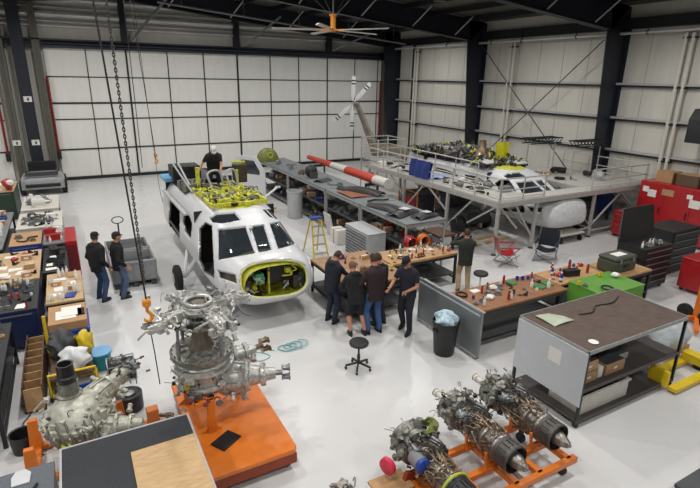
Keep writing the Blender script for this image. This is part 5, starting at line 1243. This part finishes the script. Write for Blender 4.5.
# right-hand side pieces
t = thing('carry_case','olive green hard case on the plywood bench','case',(11.75,7.2,.902)); MB().bx(-.42,.42,-.26,.26,0,.3).build('case_body',M_('case_olive','42463a',rough=.6),t,.03); MB().bx(-.42,.42,-.26,.26,.305,.4).build('case_lid',_mats['case_olive'],t,.03)
for x in (-.25,.25): MB().bx(x-.03,x+.03,-.28,-.26,.25,.36).build('latch',steel,t)
MB().bx(-.1,.1,-.29,-.26,.14,.2).build('handle',black,t); MB().bx(-.2,.2,-.12,.1,.402,.406).build('paper_notice',paper,t)
t = thing('engine_hoist','orange-red engine hoist with black wheels at the right edge','hoist',(12.55,5.5,0))
MB().bar((0,0,.1),(0,0,1.25),.12).build('mast',orange,t); MB().bar((0,0,1.2),(.9,-.3,1.45),.1).build('boom',orange,t); MB().bar((0,0,.5),(.5,-.16,1.28),.06).build('ram',black,t)
for a in (-.5,.4): MB().bar((0,0,.12),(-.85*cos(a),-.85*sin(a)-.1,.12),.09).build('leg',orange,t)
MB().lathe([(0,.1),(.03,.19),(.1,.19),(.13,.1)],(-.15,-.25,.19),(1,-.4,.19),20).build('wheel',rubber,t); MB().lathe([(0,.1),(.03,.19),(.1,.19),(.13,.1)],(-.1,.25,.19),(1,.1,.19),20).build('wheel',rubber,t)
t = thing('pallet_truck','yellow pallet truck with its forks under the brown-topped shelf unit','pallet truck',(10.3,4.3,0))
for y in (-.25,.25): MB().bx(-1.25,0,y-.08,y+.08,.05,.12).build('fork',yellow,t)
MB().bx(-.02,.2,-.3,.3,.1,.3).build('pump_body',yellow,t,.02); MB().lathe([(0,.1),(.12,.1)],(.1,-.06,.1),(.1,1,.1),18).build('wheel',rubber,t); MB().bx(-1.33,-1.25,-.18,.18,.1,.42).build('load_plate',yellow,t,.01)
f = lambda p: V((p.x*(1+.08*sin(21*p.z+9*p.y)),p.y*(1+.08*cos(17*p.x)),max(-.3,p.z*(1+.1*sin(13*p.x+7*p.y)))))
t = thing('wrapped_bundle','large bundle of dark parts in clear plastic wrap right of the shelf unit','bundle',(10.3,5.35,0)); MB().ball((0,0,.45),(.85,.7,.42),40,20,f=f).build('plastic_wrap',clearp,t,ang=60); MB().bx(-.7,.7,-.55,.55,0,.14).build('pallet',woodt,t); b=MB(); greeble(b,(0,0,.38),(.5,.4,.12),18,random.Random(4),.2); b.build('wrapped_parts',dgrey,t)
t = thing('wall_heater','black unit heater bracketed on the right wall near the right edge','heater',(19.35,9.55,3.75)); MB().bx(-.25,.4,-.4,.4,.0,.85).build('housing',black,t,.03); MB().prism([(-.25,0),(-.5,-.3),(-.5,.5),(-.25,.85)],-.45,.45,'y').build('cowl',blkmet,t,.01); MB().bar((.45,0,.8),(.1,0,1.6),.05).build('bracket',black,t); MB().bx(-.3,.3,-.35,-.2,-.9,-.2).build('duct_box',black,t,.02)
# flat lidded boxes on top of the red cabinet
for y,w_,m,l in ((10.3,.6,cardb,'brown cardboard box on top of the large red cabinet, the left one'),(9.5,.75,M_('dark_carton','5c4a38',rough=.8),'dark cardboard box on top of the large red cabinet, the right one')):
    t = thing('cardboard_box',l,'box',(18.95,y,2.005)); MB().bx(-.3,.3,-w_/2,w_/2,0,.38).build('carton_body',m,t,.005); MB().bx(-.3,.3,-w_/2,w_/2,.385,.39).build('flap',cardb,t)
lump('bag','black bag on top of the large red cabinet at its near end','bag',(18.95,8.6,2.005),(.22,.3,.22),black,2)
# blue tub and bins beneath the platform's right end
t = thing('bulk_tub','blue plastic tub under the right end of the work platform','tub',(18.7,13.0,0)); b=MB()
for x0,x1,y0,y1 in ((-.5,.5,-.6,-.56),(-.5,.5,.56,.6),(-.5,-.46,-.56,.56),(.46,.5,-.56,.56)): b.bx(x0,x1,y0,y1,.4,1.1)
b.bx(-.5,.5,-.6,.6,.4,.44); b.build('tub_body',blue,t,.01)
for y in (-.5,.5):
    for x in (-.4,.4): MB().bx(x-.05,x+.05,y-.05,y+.05,0,.4).build('leg',dgrey,t)
t = thing('bulk_tub','dark red plastic tub under the work platform left of the blue tub','tub',(17.2,13.4,0)); MB().bx(-.6,.6,-.5,.5,.5,1.1).build('tub_body',dred,t,.03)
for y in (-.4,.4):
    for x in (-.5,.5): MB().bx(x-.05,x+.05,y-.05,y+.05,0,.5).build('leg',dgrey,t)
t = thing('dolly','white-topped wheeled dolly under the wrapped helicopter nose','dolly',(15.1,11.35,0)); MB().bx(-.6,.6,-.35,.35,.28,.34).build('deck',offw,t)
for x in (-.5,.5):
    for y in (-.25,.25): MB().lathe([(0,.1),(.05,.1)],(x-.02,y,.1),(x+1,y,.1),14).bx(x-.03,x+.03,y-.03,y+.03,.15,.28).build('caster',black,t)
for x,y,h_,l in ((9.7,14.3,.9,'black wheeled stand between the long rack and the work platform'),(10.4,12.6,.6,'dark wooden pallet stack under the platform near the long rack')):
    t = thing('parts_stand',l,'stand',(x,y,0)); MB().bx(-.35,.35,-.45,.45,h_-.08,h_).build('deck',dgrey if h_>.7 else woodd,t); 
    for sx in (-.3,.3):
        for sy in (-.4,.4): MB().bx(sx-.03,sx+.03,sy-.03,sy+.03,0,h_-.08).build('leg',blkmet,t)
for x,y,L,l in ((12.5,12.3,1.8,'pale timber plank on the floor under the platform, nearer one'),(12.6,12.75,1.6,'pale timber plank on the floor under the platform, farther one')):
    tag(MB().box((0,0,.04),(L,.14,.08),rz=.1).build('timber_plank',tanb,loc=(x,y,0)),l,'plank')
t = thing('filler','dark grey generator with an orange frame added as shade under the work platform','filler',(12.45,16.6,0)); MB().bx(-.45,.45,-.6,.6,.15,.95).build('housing',dgrey,t,.04)  # made-up dark machine, added to deepen the shade under the platform
for s in (-.5,.5): MB().tube([(s,-.65,.05),(s,-.65,1.05),(s,.65,1.05),(s,.65,.05)],.03,8).build('frame_hoop',orange,t)
MB().bx(-.47,-.45,-.4,.2,.4,.8).build('control_panel',red,t)
t = thing('shade_infill','black panelled trolley under the right part of the work platform','infill',(16.9,12.2,0)); MB().bx(-.4,.4,-.4,.4,.12,1.2).build('housing',black,t,.03)  # made-up black unit, added so the space below the deck looks shaded
for k in range(4): MB().bx(-.36,.36,-.43,-.4,.2+.25*k,.4+.25*k).build('front_panel',dgrey,t,.01)
# fairing pieces on the floor beside the near helicopter's wheel
t = cowl('fairing','white curved fairing piece on the floor by the near main wheel',(2.75,11.0,.02),.5,.9,.5,.2,white); t['category']='fairing'
t = cowl('fairing','grey curved fairing piece on the floor beside the near wheel',(2.2,11.7,.02),1.7,.7,.45,.16,lgrey); t['category']='fairing'
t = cowl('fairing','dark seat pan lying on the floor left of the helicopter nose',(2.55,10.3,.02),.1,.6,.45,.12,black); t['category']='fairing'

# ================================================================== SMALL THINGS, each one an object of its own
KIT = {}
def proto(kind, key, build):
    k = (kind, key)
    if k not in KIT: KIT[k] = build()
    return KIT[k]
CM = {'black':black,'grey':grey,'dark grey':dgrey,'silver':steel,'white':paper,'red':red,'blue':blue,'yellow':yellow,'green':M_('mid_green','2f7a44',rough=.5),'orange':orange,'brown':cardb,'teal':teal,'bronze':bronze,'pale grey':lgrey,'dull metal':aludk}
def k_paper(c): return MB().sheet(lambda u,v: V((-.105+.21*u,-.148+.296*v,.004+.004*sin(4*u+5*v))),4,4,.003).mesh('paper_sheet',CM[c])
def k_box(c): 
    b=MB().bx(-.13,.13,-.1,.1,0,.13); b.m(1).bx(-.131,.131,-.02,.02,0,.1315).bx(-.06,.06,-.102,-.1,.03,.09); return b.mesh('carton',[CM[c],CM['white']],.002)
def k_bin(c):
    b=MB().bx(-.14,.14,-.1,.1,0,.01)
    for x0,x1,y0,y1,h in ((-.14,.14,-.1,-.09,.06),(-.14,.14,.09,.1,.12),(-.14,-.13,-.1,.1,.1),(.13,.14,-.1,.1,.1)): b.bx(x0,x1,y0,y1,0,h)
    b.m(1); greeble(b,(0,0,.05),(.09,.05,.02),8,random.Random(3),.045); return b.mesh('parts_bin',[CM[c],steel])
def k_bottle(c): 
    b=MB().lathe([(0,.035),(.01,.04),(.14,.04),(.18,.015),(.2,.015)],(0,0,0),None,14); b.m(1).lathe([(0,.018),(.03,.018)],(0,0,.2),None,10).lathe([(0,.0405),(.06,.0405)],(0,0,.04),None,14,caps=False); return b.mesh('bottle',[CM[c],CM['white']])
def k_can(c): 
    b=MB().lathe([(0,.032),(.17,.032),(.185,.02),(.19,.02)],(0,0,0),None,14); b.m(1).lathe([(0,.022),(.03,.022),(.035,.01)],(0,0,.185),None,10); return b.mesh('spray_can',[CM[c],black])
def k_roll(c): return MB().rings([[V((R*cos(a),R*sin(a),z)) for R,z in ((.03,0),(.06,0),(.06,.05),(.03,.05))] for a in [2*pi*k/20 for k in range(20)]],False,True).mesh('tape_roll',CM[c])
def k_coil(c): return MB().tube([((.13+.01*sin(a*2.3))*cos(a),(.13+.01*cos(a*1.7))*sin(a),.012+.0035*a/6.28*2) for a in [k*.4 for k in range(80)]],.01,5).mesh('cable_coil',CM[c])
def k_bracket(c):
    b=MB().bx(-.12,.12,-.04,.04,0,.012).bx(-.12,-.108,-.04,.04,0,.12).prism([(-.108,.012),(.02,.012),(-.108,.1)],-.006,.006,'y'); bolts(b,(.06,0,.012),(0,0,1),.02,3); return b.mesh('bracket',CM[c],.002)
def k_flange(c):
    b=MB().lathe([(0,.1),(.02,.1),(.022,.06),(.07,.05),(.07,.065),(.085,.065)],(0,0,0),None,20); bolts(b,(0,0,.02),(0,0,1),.08,8); return b.mesh('flange',CM[c])
def k_pipe(c): return MB().tube([(-.2,0,.03),(0,0,.03),(.08,.04,.03),(.1,.14,.03),(.1,.22,.05)],.024,8,smooth=4).mesh('pipe_elbow',CM[c])
def k_part(c):
    b=MB(); r=random.Random(len(c)*7); b.lathe([(0,.08),(.03,.09),(.06,.07),(.13,.06),(.13,.07),(.15,.05)],(0,0,0),None,16); greeble(b,(0,0,.07),(.09,.09,.05),16,r,.06); return b.mesh('machined_part',CM[c])
def k_wrench(c): return MB().bx(-.1,.1,-.009,.009,0,.008).lathe([(0,.022),(.01,.022)],(-.1,0,0),None,12).lathe([(0,.019),(.01,.019)],(.1,0,0),None,6).mesh('wrench',CM[c])
def k_rag(c): return MB().ball((0,0,.04),(.11,.09,.05),18,10,f=lambda p: V((p.x*(1+.25*sin(50*p.y+3)),p.y*(1+.25*cos(45*p.x)),max(-.035,p.z*(1+.4*sin(40*p.x+30*p.y)))))).mesh('rag',CM[c],ang=60)
def k_mug(c): 
    b=MB().lathe([(0,.038),(.09,.04),(.09,.034),(.015,.03)],(0,0,0),None,16); b.torus((.048,0,.045),.024,.005,(0,1,0),12,5); return b.mesh('mug',CM[c])
def k_drill(c):
    b=MB().lathe([(0,.02),(.02,.03),(.14,.032),(.16,.02)],(-.08,0,.17),(1,0,.17),12).bx(-.07,-.03,-.018,.018,.05,.16); b.m(1).bx(-.09,-.0,-.03,.03,0,.055).lathe([(0,.014),(.05,.008),(.1,.004)],(.08,0,.17),(1,0,.17),8); return b.mesh('power_drill',[CM[c],black],.004)
def k_tray(c):
    b=MB().bx(-.2,.2,-.15,.15,0,.008)
    for x0,x1,y0,y1 in ((-.2,.2,-.15,-.142),(-.2,.2,.142,.15),(-.2,-.192,-.15,.15),(.192,.2,-.15,.15)): b.bx(x0,x1,y0,y1,0,.045)
    b.m(1); greeble(b,(0,0,.03),(.14,.1,.01),12,random.Random(8),.05); return b.mesh('parts_tray',[CM[c],CM['dull metal']])
def k_folder(c): return MB().bx(-.12,.12,-.16,.16,0,.03).bx(-.11,.11,-.15,.15,.03,.034).mesh('folder',CM[c],.003)
def k_duct(c): 
    return MB().tube([(-.25,0,.08),(-.1,.02,.09),(.05,.1,.12),(.1,.25,.1)],[.07,.075,.065,.07],12,smooth=4).mesh('duct_section',CM[c])
def k_panel(c): return MB().sheet(lambda u,v: V((-.3+.6*u,-.2+.4*v,.01+.08*sin(pi*v))),6,8,.01).mesh('skin_panel',CM[c])
def k_toolbox(c):
    b=MB().bx(-.24,.24,-.11,.11,0,.17).bx(-.245,.245,-.115,.115,.17,.2); b.m(1).tube([(-.1,0,.2),(-.1,0,.24),(.1,0,.24),(.1,0,.2)],.009,6).bx(-.15,-.12,-.125,-.115,.13,.19).bx(.12,.15,-.125,-.115,.13,.19); return b.mesh('toolbox',[CM[c],black],.006)
def k_motor(c):
    b=MB().lathe([(0,.09),(.02,.12),(.26,.12),(.28,.09),(.34,.03),(.42,.03)],(-.2,0,.13),(1,0,.13),20).bx(-.14,.08,-.1,.1,0,.04)
    for k in range(10): b.bar((-.16,.12*cos(k*.628),.13+.12*sin(k*.628)),(.04,.12*cos(k*.628),.13+.12*sin(k*.628)),.012)
    b.bx(-.1,.02,-.04,.04,.24,.3); return b.mesh('electric_motor',CM[c])
KF = dict(paper_sheet=k_paper,carton=k_box,parts_bin=k_bin,bottle=k_bottle,spray_can=k_can,tape_roll=k_roll,cable_coil=k_coil,bracket=k_bracket,flange=k_flange,pipe_elbow=k_pipe,machined_part=k_part,wrench=k_wrench,rag=k_rag,mug=k_mug,power_drill=k_drill,parts_tray=k_tray,folder=k_folder,duct_section=k_duct,skin_panel=k_panel,toolbox=k_toolbox,electric_motor=k_motor)
KR = dict(paper_sheet=.19,carton=.17,parts_bin=.18,bottle=.05,spray_can=.045,tape_roll=.07,cable_coil=.16,bracket=.13,flange=.11,pipe_elbow=.24,machined_part=.17,wrench=.13,rag=.14,mug=.08,power_drill=.2,parts_tray=.26,folder=.21,duct_section=.35,skin_panel=.37,toolbox=.28,electric_motor=.27)
KW = {'paper_sheet':'paper sheet','parts_bin':'parts bin','spray_can':'spray can','tape_roll':'tape roll','cable_coil':'cable coil','pipe_elbow':'pipe elbow','machined_part':'machined part','power_drill':'power drill','parts_tray':'tray of parts','duct_section':'duct section','skin_panel':'curved skin panel','electric_motor':'electric motor'}
TALL = dict(carton=.14,parts_bin=.13,bottle=.23,spray_can=.22)
SMALL = []; 
def scatter(x0,x1,y0,y1,z,n,kinds,place,seed,scale=1.0,avoid=()):
    r = random.Random(seed); put = list(avoid); tries = 0; made = 0
    while made < n and tries < n*60:
        tries += 1; kind, cols = r.choice(kinds); c = r.choice(cols); s = scale*r.uniform(.85,1.25); R = KR[kind]*s*.86
        if x1-x0 < 2*R or y1-y0 < 2*R: continue
        x = r.uniform(x0+R,x1-R); y = r.uniform(y0+R,y1-R)
        if any((x-a)**2+(y-b)**2 < (R+q)**2 for a,b,q in put): continue
        put.append((x,y,R)); made += 1
        me = proto(kind, c, lambda: KF[kind](c)); o = link(kind, me); o.location = (x,y,z+.001); o.scale = (s,s,s)
        o.rotation_euler = (0,0,r.uniform(0,6.28) if kind not in ('carton','parts_bin','parts_tray','folder','paper_sheet','toolbox') else r.choice((0,pi/2,pi))+r.uniform(-.25,.25))
        w = KW.get(kind, kind); cc = c.replace('dull metal','dull grey')
        tag(o, f"{cc} {w} {place}", w); SMALL.append((o, cc, w, place))
BENCH = [('paper_sheet',['white']),('carton',['brown','white']),('parts_bin',['blue','red','yellow']),('bottle',['white']),('spray_can',['red','silver']),('machined_part',['silver','black','bronze']),('bracket',['silver','black']),('pipe_elbow',['black']),('tape_roll',['brown','silver']),('cable_coil',['black']),('bracket',['silver','dark grey']),('flange',['silver']),('machined_part',['dull metal','bronze']),('rag',['red','blue','white']),('mug',['white','blue']),('power_drill',['red','yellow']),('wrench',['silver']),('folder',['blue','green'])]
PARTS = [('machined_part',['dull metal','bronze','silver']),('bracket',['silver','dark grey','black']),('flange',['silver','dull metal']),('pipe_elbow',['silver','black']),('duct_section',['black','pale grey']),('cable_coil',['black']),('skin_panel',['pale grey','black']),('parts_tray',['silver']),('electric_motor',['dull metal','pale grey'])]
PAPERS = [('paper_sheet',['white']),('paper_sheet',['white']),('folder',['white','brown','blue']),('carton',['brown'])]
# bench beneath the rack end
scatter(6.85,8.9,10.0,10.9,.9,60,BENCH,'on the crowded bench by the rack end',1,.62)
scatter(5.2,6.7,9.3,11.2,.9,24,BENCH,'on the bench of the group of people',2,.9)
scatter(6.9,9.55,6.98,7.9,.88,40,BENCH,'on the brown wooden bench',3,.8)
scatter(9.7,11.3,7.2,7.9,.88,12,[('power_drill',['red']),('toolbox',['red','black']),('bottle',['red','blue']),('rag',['red']),('spray_can',['red'])],'on the bench behind the green chest',4,.9)
scatter(9.7,11.2,6.15,7.0,1.0,5,[('cable_coil',['black']),('mug',['yellow']),('rag',['white']),('tape_roll',['silver'])],'on top of the green chest',5,.8)
scatter(12.9,14.0,7.2,7.45,1.25,5,[('rag',['white','blue']),('bottle',['white']),('machined_part',['silver'])],'on top of the tall black chest',6,.8)
for x,m,c,l in ((8.1,red,'red','red hose reel standing at the back of the crowded bench'),(8.55,orange,'orange','orange hose reel standing at the back of the crowded bench')):
    t = thing('hose_reel',l,'reel',(x,11.02,.0)); b = MB()
    for k in range(6): b.torus((0,-.09+.035*k,1.0),.15+.012*(k%2),.022,(0,1,0),24,6)
    b.build('hose',m,t); MB().lathe([(0,.06),(.2,.06)],(0,-.1,1.0),(0,1,1.0),14).build('hub',black,t); MB().bx(-.03,.03,-.02,.02,0,.95).bx(-.14,.14,-.05,.05,0,.03).build('stand',blkmet,t)
# shelves of the racks
for i,(y0,y1,nm) in enumerate(((11.3,13.6,'nearest rack unit'),(13.95,16.15,'second rack unit'),(16.5,19.8,'third rack unit'),(20.2,23.7,'farthest rack unit'))):
    scatter(8.1,9.35,y0,y1,.82,20,PARTS+[('carton',['white','brown']),('parts_bin',['red','blue'])],'on the upper shelf of the '+nm,20+i,1.05)
    scatter(8.1,9.35,y0,y1,.25,14,PARTS+[('carton',['white','brown']),('toolbox',['red','grey'])],'on the low shelf of the '+nm,30+i,1.4)
scatter(8.15,9.3,16.5,18.1,1.5,3,PARTS,'on top of the third rack unit',41,1.2); scatter(8.15,9.3,19.0,19.9,1.5,3,PARTS,'at the far end of the third rack top',43,1.2)
scatter(8.15,9.3,20.2,22.5,1.5,4,PARTS,'on top of the farthest rack unit',42,1.2)
# platform deck, floor beneath
scatter(11.75,13.2,12.0,14.8,DZ,16,PARTS+[('rag',['blue','white']),('toolbox',['grey'])],'on the platform deck near its corner',50,1.0)
scatter(11.75,13.2,16.4,19.0,DZ,16,PARTS+[('rag',['blue','white']),('carton',['white'])],'on the far part of the platform deck',51,1.1)
scatter(16.4,19.0,11.9,15.0,DZ,8,PARTS+[('carton',['brown'])],'on the right part of the platform deck',52,1.3)
scatter(9.6,11.4,13.0,19.0,0,14,PARTS+[('toolbox',['red','orange']),('electric_motor',['orange','grey'])],'on the floor between rack and platform',53,1.6,avoid=((9.7,14.3,.6),(10.4,12.6,.6),(11.15,12.25,.5),(10.25,16.7,.5),(10.25,21.5,.5)))
scatter(13.6,19.0,11.9,15.0,0,16,PARTS+[('toolbox',['red','blue'])],'on the floor under the platform',54,1.6,avoid=((18.7,13,1),(17.2,13.4,.9),(16.9,12.2,.7),(14.75,13.5,2)))
# left rows
scatter(-.82,-.18,11.2,12.9,.9,24,PAPERS+BENCH[:4]+BENCH[10:11],'on the right-hand plywood bench',60,.75)
scatter(-2.2,-1.05,11.1,12.7,.9,48,BENCH+PARTS[:4],'on the black bench mat',61,.7)
scatter(-2.45,-1.05,12.9,15.0,.9,50,PAPERS+PAPERS+[('folder',['green','yellow']),('rag',['red','white']),('bracket',['black']),('machined_part',['silver'])],'on the far-left plywood bench',62,.85)
scatter(-.93,-.45,13.3,15.2,.85,18,[('toolbox',['black','red']),('bracket',['black']),('paper_sheet',['white']),('cable_coil',['black']),('machined_part',['dull metal'])],'on the black tool cart',63,.72)
scatter(-.98,-.47,15.55,17.35,.9,14,[('toolbox',['red','red','white']),('rag',['red','white']),('carton',['white']),('bottle',['white'])],'on the grey cart behind the red box',64,.8)
scatter(-1.7,-1.05,15.5,16.6,.98,4,PARTS[:4],'on the tan-topped blue chest',65,.9)
scatter(-2.95,-1.95,15.5,19.5,.95,44,PARTS+BENCH[:4],'on the grey bench at the left edge',66,.95)
scatter(-1.65,-.6,17.7,19.5,.85,26,PARTS+[('toolbox',['red','white']),('carton',['white','brown'])],'on the nearer white-framed table',67,.95)
scatter(-1.65,-.7,20.2,22.3,.85,16,[('electric_motor',['pale grey','dull metal','white']),('machined_part',['silver','white']),('pipe_elbow',['silver'])],'on the white-framed table by the tug',68,1.15)
scatter(-2.5,-1.45,8.6,10.5,.88,34,BENCH+PARTS[:4],'on the black bench at the left edge',69,.8)
scatter(-3.2,-2.4,22.5,24.5,1.1,5,PAPERS+PARTS[:2],'on the dark green cabinet',70,1.3)
scatter(-1.8,-.6,18.0,19.3,.3,6,PARTS,'on the low shelf of the nearer white-framed table',71,1.2)
# shelf unit contents
scatter(X0+.1,X1-.1,Y0+.6,Y1-.08,.72,9,PARTS+[('carton',['brown'])],'at the back of the shelf unit',80,1.2)
for i,(x,y,z,w_,d_,h_,m,l) in enumerate(((X0+.3,Y0+.3,.722,.4,.36,.2,cardb,'brown wooden box on the shelf unit, lower left'),(X0+.3,Y0+.3,.925,.38,.34,.19,woodt,'brown wooden box stacked upper left on the shelf unit'),(X0+.62,Y0+.24,.722,.13,.2,.2,paper,'small white box between the brown boxes'),(X0+.98,Y0+.3,.722,.5,.36,.21,cardb,'brown wooden box on the shelf unit, right of the small white box'),(X0+.85,Y0+.62,.722,.4,.3,.36,woodt,'tall brown box behind the others on the shelf unit'),(X0+1.42,Y0+.42,.722,.45,.2,.12,lgrey,'long grey case beside the brown boxes'))):
    t = thing('box',l,'box',(x,y,z)); b = MB().bx(-w_/2,w_/2,-d_/2,d_/2,0,h_*.96); b.build('box_body',m,t,.006); MB().bx(-w_/2+.015,w_/2-.015,-d_/2+.015,d_/2-.015,h_*.96,h_).build('lid',dgrey if m!=paper else paper,t); MB().bx(-.04,.04,-d_/2-.004,-d_/2,h_*.4,h_*.6).build('paper_label',paper,t)
t = thing('storage_tub','long white storage tub on the bottom shelf of the shelf unit','tub',(X0+.82,Y0+.42,.142)); b=MB().bx(-.6,.6,-.3,.3,0,.02)
for x0,x1,y0,y1 in ((-.62,.62,-.32,-.29),(-.62,.62,.29,.32),(-.62,-.59,-.3,.3),(.59,.62,-.3,.3)): b.bx(x0,x1,y0,y1,0,.34)
b.bx(-.64,.64,-.34,-.32,.3,.34).bx(-.64,.64,.32,.34,.3,.34).bx(-.66,-.62,-.34,.34,.3,.34).bx(.62,.66,-.34,.34,.3,.34); b.build('tub_body',offw,t,.005); MB().bx(-.55,.5,-.25,.25,.03,.26).build('brown_contents',woodd,t,.02); MB().bar((-.5,-.1,.3),(.45,.12,.33),.05).build('red_strap',dred,t)

# every small thing gets a label of its own: look-alikes on one surface are told apart by their order in the view
from collections import defaultdict
grp = defaultdict(list)
for o,c,w,p in SMALL: grp[(c,w,p)].append(o)
ORD = ['first','second','third','fourth','fifth','sixth','seventh','eighth','ninth','tenth','eleventh','twelfth','thirteenth','fourteenth','fifteenth','sixteenth','seventeenth','eighteenth','nineteenth','twentieth']
for (c,w,p),os_ in grp.items():
    if len(os_) == 1: continue
    os_.sort(key=lambda o: px_of(o.location)[0]); n = len(os_)
    for i,o in enumerate(os_):
        pos = 'leftmost' if i == 0 else 'rightmost' if i == n-1 else ORD[min(i,19)]+' from left'
        o['label'] = f"{c} {w} {p}, {pos}"; o['group'] = f"{c} {w}s {p}"[:60]

# ================================================================== LIGHT
for x in (-5.5, .6, 6.6, 12.7, 16.6):  # rightmost column is unseen fill, added to brighten the walls
    for y in (-1.5, 4, 10.2, 16.35, 24.2):
        if x > 16 and y < 9: continue
        lab = 'round high-bay lamp glowing under the roof beams' if (x, y) == (12.7, 16.35) else None
        bay_or_fill(x, y, min(8.6, zb(x)+.15) if not lab else 8.1, (172 if x < 10 else 125)*((1.25 if x < 10 else .9) if y > 20 else .6 if x > 16 else 1.15 if (y > 12 or x > 10) else 1.04), lab)
wd = bpy.data.worlds.new('world'); SC.world = wd; wd.use_nodes = True
wd.node_tree.nodes['Background'].inputs[0].default_value = (.8,.85,.9,1); wd.node_tree.nodes['Background'].inputs[1].default_value = .1
SC.view_settings.view_transform = 'Standard'; SC.view_settings.look = 'None'; SC.view_settings.gamma = 1
SC.view_settings.use_curve_mapping = False; SC.view_settings.exposure = 0.0

# ================================================================== TIDY UP: a part made of a few separate pieces becomes that many parts
def split_loose():
    cache = {}
    skip = ('wiring','fitting','dark_fitting','link','bolt','roof_bracket','control_rod','actuator','engine_deck','engine_duct','wiring_harness','seam','accessory','pitch','red_hyd','fuel','contents','wrapped','lattice','body','hair','eyes','shoe','window_glass','fuselage','waste','chain')
    for o in list(SC.objects):
        if o.type != 'MESH' or any(o.name.startswith(k) or k in o.name for k in skip): continue
        if o.get('category') or o.name.startswith(('floor','wall','ceiling','door')): continue
        me = o.data
        if me.users > 1 and me.name not in cache and False: continue
        if me.name not in cache:
            n = len(me.vertices)
            if n > 60000: cache[me.name] = None; continue
            par = list(range(n))
            def fd(a):
                while par[a] != a: par[a] = par[par[a]]; a = par[a]
                return a
            for e in me.edges:
                a, b = fd(e.vertices[0]), fd(e.vertices[1])
                if a != b: par[a] = b
            isl = {}
            for i in range(n): isl.setdefault(fd(i), []).append(i)
            if len(isl) < 2 or len(isl) > 400: cache[me.name] = None; continue
            bbs = []
            for k, vs in isl.items():
                c = [me.vertices[i].co for i in vs]; bbs.append([k, [min(p[a] for p in c)-.012 for a in range(3)], [max(p[a] for p in c)+.012 for a in range(3)]])
            m = list(range(len(bbs)))
            def f2(a):
                while m[a] != a: a = m[a]
                return a
            for i in range(len(bbs)):
                for j in range(i):
                    if all(bbs[i][1][a] <= bbs[j][2][a] and bbs[j][1][a] <= bbs[i][2][a] for a in range(3)): m[f2(i)] = f2(j)
            cl = {}
            for i, bb_ in enumerate(bbs): cl.setdefault(f2(i), set()).add(bb_[0])
            if len(cl) < 2 or len(cl) > 40: cache[me.name] = None; continue
            out = []
            for roots in cl.values():
                nm = me.copy(); bm = bmesh.new(); bm.from_mesh(nm); bm.verts.ensure_lookup_table()
                bmesh.ops.delete(bm, geom=[bm.verts[i] for i in range(n) if fd(i) not in roots], context='VERTS'); bm.to_mesh(nm); bm.free(); out.append(nm)
            cache[me.name] = out
        out = cache[me.name]
        if not out: continue
        base = o.name.split('.')[0]
        kids = list(o.children)
        o.data = out[0]
        for nm in out[1:]:
            q = o.copy(); q.data = nm; q.name = base; COL.objects.link(q)
split_loose()
